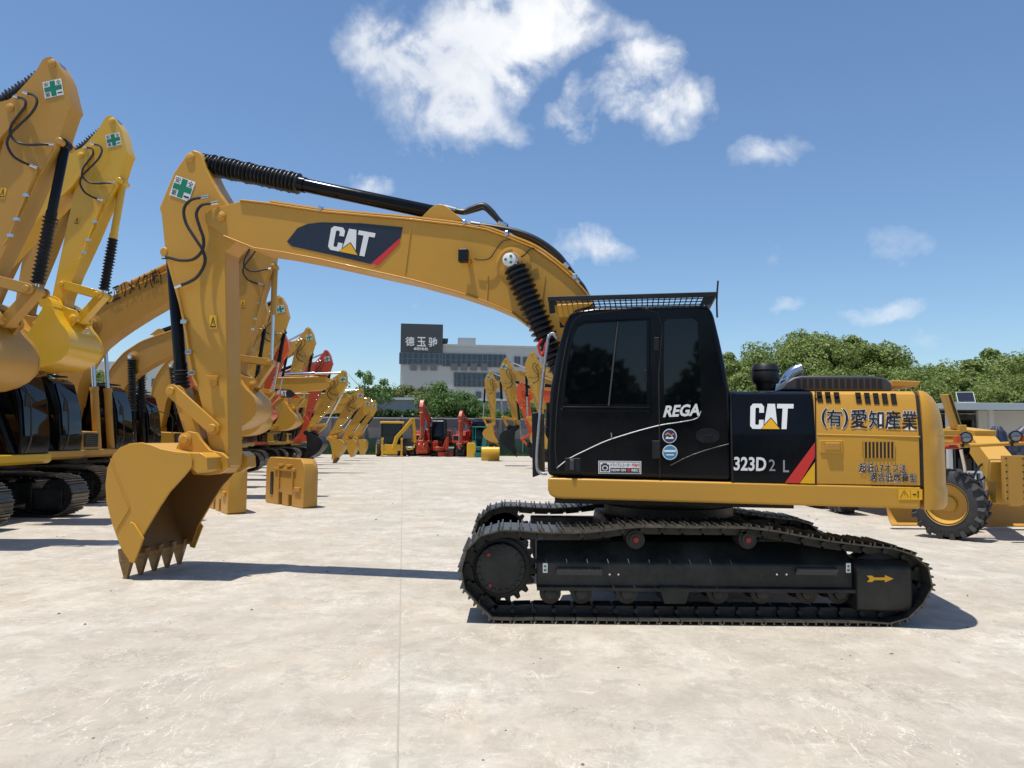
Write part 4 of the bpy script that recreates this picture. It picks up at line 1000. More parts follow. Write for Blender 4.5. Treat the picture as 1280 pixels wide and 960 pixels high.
# ---------------------------------------------------------------- motor grader
gx, gy = 8.62, 13.6
root = empty('motor_grader', (gx, gy, 0), R(-90), 'yellow motor grader behind the counterweight, big lugged tyre and two round headlights facing us', 'motor grader')
def gl(px, py, Y):
    p = atY(px, py, Y) - Vector((gx, gy, 0)); return Vector((-p.y, p.x, p.z))   # x forward = -Y, y left = +X
lf = Matrix.Rotation(R(-90), 3, 'Z').transposed()
nl = lf @ Vector((-.74,-.67,0)); c = gl(1187, 631, 13.4); c.z = .60
wheel(root, c, nl, .60, .38, 'yellow2', 19)
wheel(root, c+Vector((.0,2.15,0)), -nl, .60, .38, 'yellow2', 19)
for x in (-4.2, -5.7):
    for y in (-1.0, 1.0): wheel(root, (x, y, .62), (0, 1 if y > 0 else -1, 0), .62, .38, 'yellow2', 16)
m = MB(); m.box((-5,0,1.2), (2.9,1.1,.7)); m.box((-3.3,0,1.1), (1.4,.9,.5)); m.build('engine_body', 'yellow2', root, bevel=.04)
def obeam(a, b, w, h, name, mat='yellow2', bevel=.015):
    a, b = Vector(a), Vector(b); d = (b-a); u = Vector((0,1,0)); n = d.cross(u).normalized(); m = MB(); vs = []
    for p in (a, b):
        for i, j in ((-1,-1),(1,-1),(1,1),(-1,1)): vs.append(p+u*(i*w/2)+n*(j*h/2))
    m.add(vs, [[0,1,2,3],[4,5,6,7],[0,1,5,4],[1,2,6,5],[2,3,7,6],[3,0,4,7]]); return m.build(name, mat, root, bevel=bevel)
obeam((-2.9,0,1.45), (-1.6,0,1.78), .30, .30, 'main_frame')
obeam(gl(1232,547,14.9)+Vector((-1.0,0,.05)), gl(1232,549,14.9), .42, .34, 'main_frame')
obeam(gl(1228,556,14.9), gl(1254,590,13.1), .46, .36, 'gooseneck')
obeam(gl(1248,596,13.3), gl(1248,628,13.3), .28, .30, 'front_post')
m = MB()
for py, hh in ((616,.10), (626,.12)): m.box(gl(1262,py,13.45)+Vector((0,.2,0)), (.16,2.0,hh))
m.build('front_axle', 'yellow2', root, bevel=.02)
m = MB(); ctr = gl(1267,601,12.9); w_, h_ = .36, .84
m.prismX([(ctr.y-w_/2, ctr.z-h_/2+.1),(ctr.y-w_/2+.1, ctr.z-h_/2),(ctr.y+w_/2-.1, ctr.z-h_/2),(ctr.y+w_/2, ctr.z-h_/2+.1),(ctr.y+w_/2, ctr.z+h_/2),(ctr.y-w_/2, ctr.z+h_/2)], ctr.x-.04, ctr.x+.04); pl_ = m.build('push_plate', 'gold2', root, bevel=.008)
m = MB()
for k in range(7):
    for s_ in (-1, 1): m.lathe([(0,.014),(.012,.012)], (ctr.x+.04, ctr.y+s_*(w_/2-.04), ctr.z-h_/2+.13+k*.11), (1,0,0), 8)
m.build('bolt_row', 'seam', pl_)
MB().tube([gl(1199,557.5,13.15), gl(1240,555.5,13.15), gl(1300,553,13.15)], .035, 10, smooth=1).build('light_bar', 'yellow2', root)
for px in (1207.5, 1269.5):
    q = gl(px, 547 if px < 1250 else 545.5, 13.0); fw = Vector((1,-.35,0)).normalized()
    m = MB(); m.lathe([(-.16,.04),(-.12,.085),(0,.10),(.02,.10)], q, fw, 24); hl = m.build('headlight', 'black_m', root)
    m = MB(); m.lathe([(.015,.082),(.03,.06),(.035,.02)], q, fw, 24); m.build('lamp_glass', 'lens', hl)
    m = MB(); m.box(q+Vector((-.02,-.14 if px < 1250 else .16,-.03)), (.1,.08,.12)); m.build('turn_lamp', 'amber', hl, bevel=.01)
    m = MB(); m.cyl(q+Vector((-.05,0,-.02)), q+Vector((-.1,0,-.16)), .02, n=8); m.build('lamp_stalk', 'black_m', hl)
obeam(gl(1182,493,14.3), gl(1196,537,14.3), .14, .18, 'lift_arm', 'yellow2'); MB().tube([gl(1187,493,14.2), gl(1201,535,14.2)], .02, 6, smooth=1).build('lift_rod', 'rubber', root)
m = MB(); m.box(gl(1190,541,14.3), (.25,.45,.09)); m.box(gl(1198,538,14.3)+Vector((.05,0,.02)), (.2,.14,.16)); m.build('lift_bracket', 'yellow2', root, bevel=.01)
MB().tube([gl(1201,562,14), gl(1205,580,14), gl(1208,598,14)], .03, 8, smooth=1).build('steering_rod', 'chrome', root)
MB().tube([gl(1170,547.5,14.4), gl(1200,547.5,14.4)], .03, 8, smooth=1).build('cross_pipe', 'yellow2', root)
MB().tube([gl(1175,559,14.5), gl(1200,558,14.5)], .045, 8, smooth=1).build('red_pipe', 'red', root)
for pts in ([(1205,600),(1215,598),(1222,586),(1230,580),(1240,592)], [(1210,612),(1222,604),(1232,596),(1246,590)]): MB().tube([gl(a, b, 13.7) for a, b in pts], .02, 6).build('hose', 'rubber', root)
# moldboard: a curved blade across the machine
m = MB(); sec = [complex(.30*math.cos(a)+0, .40+.38*math.sin(a)) for a in [R(110+14*k) for k in range(11)]]; bl = gl(1128, 650, 14.6)
m.strip([complex(bl.x+q.real, q.imag+.02) for q in sec], .03, bl.y-.15, bl.y+2.6); m.build('moldboard', 'gold2', root, bevel=.005)

# ---------------------------------------------------------------- shed, railing, ramp, sheeted things
M['wallw'] = paint('painted_wall', (.50, .49, .46), .7, dirt=.35, scale=.8)
M['roofg'] = paint('roof_sheet', (.36, .42, .43), .5, dirt=.3)
M['green'] = paint('faded_green_steel', (.24, .30, .27), .6, dirt=.5, scale=3)
M['pv'] = paint('solar_cells', (.008, .012, .03), .25, spec=.3)
M['sheet'] = paint('grey_sheet', (.40, .42, .42), .6, dirt=.25, scale=.3)
ys = 24.0; q = atY(1179, 507, ys); zr = q.z; xs0 = q.x
root = empty('shed', (xs0, ys, 0), R(-2), 'low grey roofed shed with dark doorway behind the motor grader', 'shed')
m = MB(); m.box((5, 2.6, zr), (10, 5.4, .16)); m.box((5,-.12,zr-.02), (10.05,.06,.22)); m.build('roof', 'roofg', root, bevel=.01)
m = MB(); m.box((5,4.9,zr/2-.05), (9.6,.15,zr-.1)); m.box((.15,3.2,zr/2-.05), (.15,3.4,zr-.1)); m.build('back_wall', 'wallw', root)
m = MB(); m.box((3.5+1.6,1.2,zr/2-.05), (6.9-3.3+3.2,.14,zr-.1)); m.build('front_wall', 'wallw', root)
for x in (.25, 1.55): m = MB(); m.box((x,.2,zr/2-.05), (.14,.14,zr-.1)); m.build('post', 'wallw', root, bevel=.01)
m = MB(); m.box((.95,1.3,1.2), (1.25,.06,2.3)); dr = m.build('door', 'glass', root); m = MB()
for x in (.33,.95,1.57): m.box((x,1.24,1.2), (.05,.06,2.3))
m.build('door_frame', 'grey', dr)
a = atY(1207, 498, ys+.4); root = empty('solar_panel', (a.x, a.y, zr+.08), R(-20), 'small dark solar panel tilted on the shed roof', 'solar panel')
m = MB(); rx = Matrix.Rotation(R(48), 3, 'X'); m.box((0,0,.20), (.46,.44,.03), rx); p_ = m.build('panel', 'pv', root); m = MB()
for d_ in ((-.24,0),(.24,0)): m.box(rx @ Vector((d_[0],0,0))+Vector((0,0,.20)), (.02,.46,.04), rx)
for d_ in ((0,-.29),(0,.29)): m.box(rx @ Vector((0,d_[1]*.78,0))+Vector((0,0,.20)), (.5,.02,.04), rx)
m.build('panel_frame', 'sheet', p_); m = MB(); m.cyl((0,.1,0), (0,.05,.25), .02, n=8); m.cyl((0,-.1,0),(0,-.1,.15), .02, n=8); m.build('leg', 'grey', root)
yr = 19.0; a, b = atY(1200, 590, yr), atY(1330, 588, yr)
root = empty('railing', (a.x, yr, 0), 0, 'white railing with upright bars in front of the shed', 'railing')
m = MB(); W2 = b.x-a.x; zt2 = a.z
for z in (.25, zt2): m.box((W2/2,0,z), (W2,.05,.05))
m.build('rail', 'white', root)
for k in range(int(W2/.16)): MB().box((k*.16+.05,0,(zt2+.0)/2), (.04,.03,zt2-.02)).build('bar', 'white', root)
a = gp(1210, 642); root = empty('loading_ramp', (a.x+.2, a.y+.3, 0), R(-12), 'long low faded green steel ramp lying on the concrete behind the grader', 'ramp')
m = MB(); m.box((2.2,0,.12), (4.4,.5,.06)); m.box((2.2,-.25,.1), (4.4,.05,.18)); m.box((2.2,.25,.1), (4.4,.05,.18)); m.build('ramp_deck', 'green', root, bevel=.01)
m = MB()
for k in range(14): m.box((.2+k*.31,0,.165), (.05,.48,.03))
m.build('cleat', 'green', root)
# dark sheeted machines beside the grader
M['tarp'] = paint('dark_tarp', (.012, .016, .035), .45, dirt=.6, dirtcol=(.10,.11,.16), scale=9, bump=.6, noise_hi=9)
def tarp(px, py0, py1, Y, wpx, label):
    a = atY(px, py0, Y); b = atY(px, py1, Y); h = a.z; root = empty('tarpaulin_cover', (a.x, Y, 0), R(10), label, 'tarpaulin')
    r = wpx*Y/961/2; m = MB(); n = 28; prof = [(0,1.15),(.5*h,1.1),(.8*h,1.0),(.93*h,.8),(h,.35)]; vs = []; fs = []
    for i, (z, k) in enumerate(prof):
        for j in range(n):
            th = 2*math.pi*j/n; rr = r*k*(1+.13*math.sin(7*th+z*3)+.06*math.sin(13*th)); vs.append((rr*math.cos(th)*(1.0), rr*math.sin(th), z))
    for i in range(len(prof)-1):
        for j in range(n): fs.append([i*n+j, i*n+(j+1) % n, (i+1)*n+(j+1) % n, (i+1)*n+j])
    fs.append([(len(prof)-1)*n+j for j in range(n)]); m.add(vs, fs); m.build('cover', 'tarp', root)
tarp(1246, 533, 600, 17.2, 24, 'dark blue plastic cover draped upright between the grader and the shed')
tarp(1285, 533, 620, 16.2, 40, 'dark blue plastic cover at the right edge behind the headlight')

# ================================================================ WALLS, TREES, BUILDINGS
M['conc_wall'] = paint('weathered_wall', (.20, .19, .175), .85, dirt=.6, dirtcol=(.12,.10,.085), scale=.5, noise_hi=6, bump=.2)
M['sheet'] = paint('grey_sheet', (.40, .42, .42), .6, dirt=.25, scale=.3)
M['net'] = paint('green_net', (.02, .065, .045), .8, dirt=.5, dirtcol=(.06,.12,.08), scale=1.5)
M['bark'] = paint('bark', (.10, .08, .06), .85, dirt=.5, scale=6, bump=.5)
yw = 68.0; zt3 = atY(560, 524, yw).z
root = empty('yard_wall', (-34, yw, 0), 0, 'weathered grey concrete wall closing the far side of the yard', 'wall')
m = MB(); m.box((36,0,zt3/2), (72,.2,zt3)); m.build('wall_panel', 'conc_wall', root); m = MB(); m.box((36,0,zt3+.06), (72.1,.34,.12)); m.build('coping', 'sheet', root)
for k in range(25): MB().box((k*3.0,-.16,zt3/2-.02), (.3,.14,zt3-.06)).build('pier', 'conc_wall', root)
root = empty('net_fence', (-26, yw-1.2, 0), 0, 'green net fence on posts before the far wall', 'fence')
m = MB(); zt4 = 1.5
for k in range(60): 
    m.add([(k*.9,0.02*math.sin(k),.0),((k+1)*.9,.02*math.sin(k+1),0),((k+1)*.9,.05*math.sin(k*2+1),zt4-.1*abs(math.sin(k))),(k*.9,.05*math.sin(k*2),zt4-.1*abs(math.sin(k-1)))], [[0,1,2,3]])
m.build('net', 'net', root)
for k in range(19): MB().cyl((k*3,-.05,0), (k*3,-.05,1.9), .045, n=8).build('post', 'green', root)
zt5 = atY(520, 500, 80).z; zb5 = atY(520, 519, 80).z
a = atY(455, 520, 80).x
root = empty('factory_hall', (a, 80, 0), R(3), 'long low hall clad in pale grey sheet behind the far wall', 'hall')
m = MB(); m.box((17,4,zt5/2), (34,8,zt5)); m.build('cladding', 'sheet', root); m = MB(); m.box((17,4,zt5+.12), (34.6,8.6,.24)); m.build('roof', 'white', root)
for k in range(11): MB().box((1.5+k*3.1,-.03,zt5*.72), (.08,.08,zt5*.5)).build('downpipe', 'roofg', root)

# foliage
def leafmat(name, c1, c2, c3_):
    m, nt, b = new_mat(name); g = N(nt, 'ShaderNodeNewGeometry'); tc = N(nt, 'ShaderNodeTexCoord')
    n1 = N(nt, 'ShaderNodeTexNoise', Scale=.9, Detail=4.0); L(nt, tc.outputs['Object'], n1.inputs['Vector'])
    a = mixc(nt, g.outputs['Random Per Island'], c1, c2); r_ = ramp(nt, n1.outputs['Fac'], [(.42, 0), (.62, .75)])
    L(nt, mixc(nt, r_.outputs['Color'], a, c3_), b.inputs['Base Color']); b.inputs['Roughness'].default_value = .5; b.inputs['Specular IOR Level'].default_value = .35
    b.inputs['Subsurface Weight'].default_value = 0
    tr_ = N(nt, 'ShaderNodeBsdfTranslucent'); L(nt, mixc(nt, .5, c2, c3_), tr_.inputs['Color']); mx = N(nt, 'ShaderNodeMixShader'); mx.inputs[0].default_value = .3
    out = nt.nodes['Material Output']; L(nt, b.outputs[0], mx.inputs[1]); L(nt, tr_.outputs[0], mx.inputs[2]); L(nt, mx.outputs[0], out.inputs['Surface']); M[name] = m
leafmat('leaf_camphor', (.12,.18,.04), (.20,.265,.06), (.24,.29,.075))
leafmat('leaf_olive', (.12,.145,.045), (.18,.20,.07), (.15,.19,.055))
leafmat('leaf_fresh', (.06,.13,.03), (.11,.20,.045), (.14,.235,.055))
leafmat('leaf_hedge', (.02,.05,.012), (.045,.09,.02), (.05,.10,.02))
def crown_mesh(seed, rx, rz, lobes, per, leaf, lobe_r, zsq=.8, open_=0):
    rr = random.Random(seed); vs = []; fs = []
    for i in range(lobes):
        # lobe centres fill the crown, denser to its outside
        th = rr.uniform(0, 2*math.pi); ph = math.acos(rr.uniform(-.55, 1)); k = rr.uniform(.55, .95) if i % 4 else rr.uniform(.1, .5)
        c = Vector((rx*k*math.sin(ph)*math.cos(th), rx*k*math.sin(ph)*math.sin(th), rz*k*math.cos(ph)))
        lr = lobe_r*rr.uniform(.6, 1.25)
        for j in range(per):
            d = Vector((rr.gauss(0,1), rr.gauss(0,1), rr.gauss(0,1))).normalized(); q = lr*(rr.random()**.35)*(1+.12*math.sin(5*d.x+3*d.y+i))
            p = c + Vector((d.x*q, d.y*q, d.z*q*zsq)); s = leaf*rr.uniform(.6, 1.4)
            n = (d + Vector((rr.gauss(0,.6), rr.gauss(0,.6), rr.gauss(0,.6)+.5))).normalized(); u = n.orthogonal().normalized(); a = rr.uniform(0, 6.28); w = n.cross(u)
            e1 = (u*math.cos(a)+w*math.sin(a))*s; e2 = (w*math.cos(a)-u*math.sin(a))*s*.6; b0 = len(vs)
            vs += [p-e1, p-e2*.9+n*s*.15, p+e1, p+e2*.9+n*s*.15]; fs.append([b0, b0+1, b0+2, b0+3])
    me = bpy.data.meshes.new('crown'); me.from_pydata([tuple(v) for v in vs], [], fs); me.update(); return me
def trunk_mesh(seed, h, rx, r0, limbs=6):
    rr = random.Random(seed); m = MB(); top = Vector((rr.uniform(-.3,.3), rr.uniform(-.3,.3), h))
    pts = [Vector((0,0,-.1)), Vector((.08,0,h*.35)), Vector((-.05,.08,h*.7)), top]
    for i in range(3): m.cyl(pts[i], pts[i+1], r0*(1-.22*i), r0*(1-.22*(i+1)), n=10)
    for k in range(limbs):
        a = 6.28*k/limbs+rr.uniform(-.3,.3); s = pts[1].lerp(pts[3], rr.uniform(.25, 1)); e = s+Vector((math.cos(a)*rx*.6, math.sin(a)*rx*.6, rr.uniform(.3,.9)*rx*.55)); md = (s+e)/2+Vector((0,0,-.15))
        m.cyl(s, md, r0*.42, r0*.28, n=7); m.cyl(md, e, r0*.28, r0*.1, n=6)
        for q in range(2):
            e2 = e+Vector((rr.uniform(-1,1), rr.uniform(-1,1), rr.uniform(.2,1)))*rx*.3; m.cyl(md.lerp(e,.6), e2, r0*.16, r0*.05, n=5)
    return m
CR = {}
def tree(px, pytop, Y, rx, kind, label, group, seed=0, rzk=1.0, hfrac=None, cat='tree', name='tree'):
    top = atY(px, pytop, Y)
    mats, cfg = {'camphor': ('leaf_camphor', (46, 620, .115, .26, .8)), 'olive': ('leaf_olive', (46, 620, .125, .26, .7)), 'fresh': ('leaf_fresh', (40, 560, .12, .27, .8)), 'loose': ('leaf_fresh', (34, 130, .15, .2, .8))}[kind]
    key = (kind, seed % 3)
    lobes, per, leaf, lr, zsq = cfg
    if key not in CR:
        me = crown_mesh(seed*7+3+len(CR), 1.0*4, .82*4, lobes, per, leaf, lr*4, zsq); me.materials.append(M[mats]); CR[key] = me
    sc = rx/4; rz = .82*rx*rzk; cz = top.z - rz*1.12
    root = empty(name, (top.x, Y, 0), R(rnd.uniform(0, 360)), label, cat, group)
    o = bpy.data.objects.new('crown', CR[key]); COL.objects.link(o); o.parent = root; o.location = (0,0,cz); o.scale = (sc, sc, sc*rzk)
    trunk_mesh(seed+11, max(cz, 1.0), rx, .05*rx+.04).build('trunk', 'bark', root)
    return root
GT = 'camphor trees beyond the right side of the yard'
T_ = [(925,436,47,3.0,'leftmost, behind the cab corner'),(965,420,50,3.5,'above the round air cleaner'),(1018,402,52,4.3,'tallest, above the dark vent cowl'),(1068,414,50,3.5,'right shoulder of the tallest crown, above the yellow hood')]
for i, (px, py, Y, rx, wh) in enumerate(T_): tree(px, py, Y, rx, 'camphor', 'dense green camphor tree, ' + wh, GT, seed=i)
for i, (px, py, Y, rx, wh) in enumerate([(1130,455,46,2.7,'directly above the rounded rear of the hood'),(1175,448,49,3.2,'between the hood and the solar panel'),(1226,430,52,3.8,'highest above the shed'),(1278,436,48,3.6,'at the right edge above the shed')]): tree(px, py, Y, rx, 'camphor', 'bushy mid green tree ' + wh, GT, seed=i+1)
for i, (px, py, Y, rx, wh) in enumerate([(950,455,42,2.6,'below the leftmost camphor crown'),(1105,462,41,2.6,'behind the rear end of the hood'),(1160,470,40,2.5,'low, just left of the solar panel'),(1215,468,41,2.6,'low, just right of the solar panel'),(1265,462,42,2.8,'low, behind the boom over the shed'),(1030,455,43,3.0,'behind the dark vent cowl')]): tree(px, py, Y, rx, 'camphor', 'lower rounded green tree ' + wh, GT, seed=i, rzk=1.0)
GL = 'trees around the far wall'
tree(454, 455, 74, 3.2, 'loose', 'loose airy tree with gaps, left of the office building', GL, seed=0, rzk=1.1)
tree(505, 476, 86, 4.6, 'olive', 'broad olive green tree in front of the dark tower of the building', GL, seed=0, rzk=.75)
tree(480, 480, 84, 3.4, 'olive', 'olive green tree between the airy tree and the broad one', GL, seed=1, rzk=.8)
tree(535, 479, 85, 3.8, 'olive', 'olive green tree right behind the tall red arm', GL, seed=2, rzk=.8)
tree(563, 473, 71.5, 3.2, 'fresh', 'round fresh green tree overhanging the wall behind the red excavators', GL, seed=0, rzk=1.15)
tree(590, 494, 72, 2.4, 'fresh', 'small green tree at the right flank of the round one', GL, seed=1)
tree(637, 500, 74, 2.3, 'loose', 'thin young tree below the building between the raised gold arms', GL, seed=1)
tree(607, 503, 75, 2.0, 'loose', 'thin young tree just left of the hanging gold bucket', GL, seed=2)
tree(672, 496, 76, 3.0, 'fresh', 'green tree hidden behind the orange arm', GL, seed=2)
for i, (px, py, rx) in enumerate(((150,452,4),(60,470,4),(230,470,4),(330,478,4),(395,480,4))): tree(px, py, 95, rx, 'camphor', ('green tree at the left horizon, ' + ['behind the arched boom', 'behind the dark cabs at the far left', 'behind the humped boom', 'behind the tilted gold arms', 'behind the red raised arm'][i]), 'trees on the left horizon', seed=i)
# clipped hedge on top of the bank behind the wall
def hedge(name, x0, x1, y, z0, z1, dep, label, per):
    rr = random.Random(5); vs = []; fs = []
    for j in range(per):
        p = Vector((rr.uniform(x0, x1), y+rr.uniform(-dep, dep), z0+(z1-z0)*rr.random()**.6 + .12*math.sin(rr.uniform(0,6)))); s = rr.uniform(.12,.26)
        n = Vector((rr.gauss(0,.6), rr.gauss(-.4,.5), rr.gauss(.5,.5))).normalized(); u = n.orthogonal().normalized(); w = n.cross(u); a = rr.uniform(0,6.28); e1 = (u*math.cos(a)+w*math.sin(a))*s; e2 = (w*math.cos(a)-u*math.sin(a))*s*.6; b0 = len(vs)
        vs += [p-e1, p-e2, p+e1, p+e2]; fs.append([b0, b0+1, b0+2, b0+3])
    me = bpy.data.meshes.new(name); me.from_pydata([tuple(v) for v in vs], [], fs); me.materials.append(M['leaf_hedge']); me.update()
    o = bpy.data.objects.new(name, me); COL.objects.link(o); tag(o, label, 'hedge'); return o
hedge('hedge', -19, 6, 77, 0, atY(520, 514, 77).z, .6, 'dark clipped hedge running along the top of the far wall', 15000)
hedge('hedge', 8, 40, 60, 0, 2.6, .8, 'dark hedge under the camphor trees on the right', 9000)
rr = random.Random(9); vs = []; fs = []
for j in range(9000):
    x = rr.uniform(-22, 10); p = Vector((x, yw-1.8+rr.uniform(-.7,.5), 0)); h = rr.uniform(.1,.45); s = rr.uniform(.02,.05); dx, dy = rr.gauss(0,.1), rr.gauss(0,.1); b0 = len(vs)
    vs += [p+Vector((-s,0,0)), p+Vector((s,0,0)), p+Vector((dx,dy,h))]; fs.append([b0, b0+1, b0+2])
me = bpy.data.meshes.new('weeds'); me.from_pydata([tuple(v) for v in vs], [], fs); me.materials.append(M['leaf_hedge']); o = bpy.data.objects.new('weeds', me); COL.objects.link(o); tag(o, 'strip of low weeds along the foot of the far wall', 'weeds', kind='stuff')

# office building with dark sign tower
M['offwall'] = paint('office_wall', (.46, .46, .44), .7, dirt=.15, scale=.1, noise_hi=2)
M['tower'] = paint('tower_panel', (.05, .058, .06), .6, dirt=.2, scale=.2, noise_hi=2)
M['offglass'] = paint('office_glass', (.03, .05, .075), .1, coat=.4, dirt=.4, dirtcol=(.07,.09,.12), scale=.5, noise_hi=3)
M['mull'] = paint('mullion', (.12, .13, .14), .5)
YB_ = 112.0; pb = atY(499, 545, YB_); FO = Frame(pb.x, YB_, R(7.5))
def o_hit(px, py): q = FO.hit(px, py, 0); return q
root = empty('office_building', (pb.x, YB_, 0), R(7.5), 'four storey grey office building with a dark sign tower behind the far wall', 'office building')
xt = o_hit(553, 430).real; zT = o_hit(500, 404.5).imag; zR = o_hit(560, 432.5).imag; xe = o_hit(800, 440).real
m = MB(); m.box(((xt+xe)/2, 8, zR/2), (xe-xt, 16, zR)); m.build('main_block', 'offwall', root)
zs = o_hit(520, 440.5).imag
m = MB(); m.box((xt/2, 7.9, zs/2), (xt, 15.8, zs)); m.build('tower_base', 'offwall', root)
m = MB(); m.box((xt/2, 7.9, (zs+zT)/2), (xt+.1, 16.3, zT-zs)); tw = m.build('sign_tower', 'tower', root)
m = MB(); m.box(((xt+xe)/2+.1, 8, zR+.12), (xe-xt, 16.4, .3)); m.build('parapet', 'sheet', root)
m = MB(); xx = o_hit(558, 425).real; m.box((xt+ (xx-xt)/2, 3, o_hit(556,424).imag), (xx-xt+.6, 4, .5)); m.box((xt+(xx-xt)/2,3,o_hit(556,428).imag), ((xx-xt)*.6, 3, 1.2)); m.build('roof_canopy', 'tower', root)
m = MB(); x2 = o_hit(585, 430).real; m.box((x2, 3, zR+.8), (2.6, 2, 1.5)); m.build('roof_unit', 'sheet', root)
m = MB(); f = quadfn(*[(lambda q: (q.real, -.30, q.imag))(FO.hit(a, b, -.30)) for a, b in ((507,432),(547,433.5),(547,422),(507,421))])
for i, chh in enumerate('德玉驰'): write(m, chh, lambda s, t, l, i=i: f(.0+.36*i+.27*s, t, l), .015, 0)
f = quadfn(*[(lambda q: (q.real, -.30, q.imag))(FO.hit(a, b, -.30)) for a, b in ((517,437.5),(535,438),(535,434.5),(517,434))]); write(m, '卓越电机', f, .02, 0)
m.build('sign_lettering', ['white'], tw, fix=False, smooth=False)
def windows(pxa, pya, pxb, pyb, n, rows=2):
    a = o_hit(pxa, pya); b = o_hit(pxb, pyb); x0, x1 = a.real, b.real; z1, z0 = a.imag, o_hit(pxa, pyb).imag
    w = (x1-x0)/n
    for i in range(n):
        y = -.12 if x0+w*i < xt-.5 else -.03
        m = MB(); m.box((x0+w*(i+.5), y-.02 , (z0+z1)/2), (w-.02, .12, z1-z0)); g = m.build('window', 'offglass', root)
        m = MB()
        for k in range(rows+1): m.box((x0+w*(i+.5), y-.10, z0+(z1-z0)*k/rows), (w, .08, .10))
        for k in range(3): m.box((x0+w*(i+k/2), y-.10, (z0+z1)/2), (.09, .08, z1-z0))
        m.build('window_frame', 'mull', g)
windows(499.5, 441, 552.5, 455, 8, 2) ; windows(553.5, 442, 632, 457.5, 12, 2)
windows(568, 466, 642, 483, 12, 2); windows(643, 446, 650, 458, 1, 1); windows(654, 446.5, 661, 458.5, 1, 1); windows(666, 447, 673, 459, 1, 1); windows(680, 447, 687, 460, 1, 1)
windows(648, 470, 672, 486, 4, 2); windows(595, 490, 601, 498, 1, 1); windows(620, 491, 627, 499, 1, 1)
for px in (517, 530, 542, 568, 580, 592, 605): 
    a = o_hit(px, 458); m = MB(); m.box((a.real, -.12, a.imag-.1), (.95*1, .3, 1.0)); m.build('air_vent', 'mull', root)
a = atY(155, 452, 140); root = empty('distant_building', (a.x-10, 140, 0), 0, 'plain grey distant building seen under the arched boom on the left', 'building')
m = MB(); m.box((8,5,a.z/2), (20,10,a.z)); b_ = m.build('wall', 'sheet', root)
for r_ in range(3):
    for k in range(6): MB().box((1+k*3,-.02,a.z*(.3+.22*r_)), (1.6,.1,1.5)).build('window', 'offglass', b_)

# crumbs and chips lying on the slab
rr = random.Random(21); m = MB()
for j in range(520):
    y = rr.uniform(2.2, 30)**1.0; x = rr.uniform(-.8, .8)*y; r = rr.choice((.004, .006, .008, .014))*rr.uniform(.6, 1.3)
    if rr.random() < .04: r = .025
    b0 = []
    for k in range(6): a = k*math.pi/3; b0.append((x+r*rr.uniform(.6,1.3)*math.cos(a), y+r*rr.uniform(.6,1.3)*math.sin(a), .001))
    m.add(b0+[(x+r*.2, y, r*rr.uniform(.5,1))], [[k, (k+1) % 6, 6] for k in range(6)])
M['crumb'] = paint('crumb', (.16, .14, .12), .9, dirt=.5, scale=30)
tag(m.build('debris', 'crumb', smooth=False), 'small crumbs and stone chips scattered over the concrete yard', 'debris', kind='stuff')

# unseen tree belt added behind the camera to darken the cab glass reflections
rr = random.Random(33); vs_ = []; fs_ = []
for j in range(14000):
    x = rr.uniform(-45, 45); top = 6.5+1.8*math.sin(x*.35)+1.2*math.sin(x*.9+1); p = Vector((x, -24+rr.uniform(-2, 2), top*rr.random()**.7)); s = rr.uniform(.25, .5)
    n = Vector((rr.gauss(0,.6), rr.gauss(.5,.5), rr.gauss(.4,.5))).normalized(); u = n.orthogonal().normalized(); w_ = n.cross(u); b0 = len(vs_)
    vs_ += [p-u*s, p-w_*s*.7, p+u*s, p+w_*s*.7]; fs_.append([b0, b0+1, b0+2, b0+3])
me = bpy.data.meshes.new('added_treeline'); me.from_pydata([tuple(v) for v in vs_], [], fs_); me.materials.append(M['leaf_hedge']); me.update()
o = bpy.data.objects.new('added_treeline', me); COL.objects.link(o); tag(o, 'unseen tree belt added behind the camera to darken the cab window reflections', 'added_treeline', kind='stuff')
# ================================================================ LIGHT, SKY, GROUND
SUN = Vector((.20, .09, -1.0)).normalized()     # direction the light travels
elev = math.asin(-SUN.z); az = math.atan2(-SUN.x, -SUN.y)   # compass-like angle from +Y towards +X
sd = bpy.data.lights.new('sun', 'SUN'); sun = bpy.data.objects.new('sun', sd); COL.objects.link(sun)
sd.energy = 4.6; sd.angle = R(.55); sd.color = (1, .955, .88)
sun.rotation_euler = SUN.to_track_quat('-Z', 'Y').to_euler(); sun.location = (0, 0, 30)
w = bpy.data.worlds.new('World'); SC.world = w; w.use_nodes = True
nt = w.node_tree; bg = nt.nodes['Background']; outw = nt.nodes['World Output']
sky = N(nt, 'ShaderNodeTexSky', sky_type='NISHITA', sun_disc=False, sun_elevation=elev, sun_rotation=az, altitude=20.0, air_density=1.0, dust_density=.4, ozone_density=3.0)
geo = N(nt, 'ShaderNodeNewGeometry'); inc = N(nt, 'ShaderNodeVectorMath', operation='SCALE'); inc.inputs['Scale'].default_value = -1
tcw = N(nt, 'ShaderNodeTexCoord'); D0 = tcw.outputs['Generated']
nz = N(nt, 'ShaderNodeTexNoise', Scale=9.0, Detail=7.0, Roughness=.62); L(nt, D0, nz.inputs['Vector'])
nzs = N(nt, 'ShaderNodeVectorMath', operation='SUBTRACT'); L(nt, nz.outputs['Color'], nzs.inputs[0]); nzs.inputs[1].default_value = (.5, .5, .5)
nzm = N(nt, 'ShaderNodeVectorMath', operation='SCALE'); L(nt, nzs.outputs[0], nzm.inputs[0]); nzm.inputs['Scale'].default_value = .11
Dw = N(nt, 'ShaderNodeVectorMath', operation='ADD'); L(nt, D0, Dw.inputs[0]); L(nt, nzm.outputs[0], Dw.inputs[1])
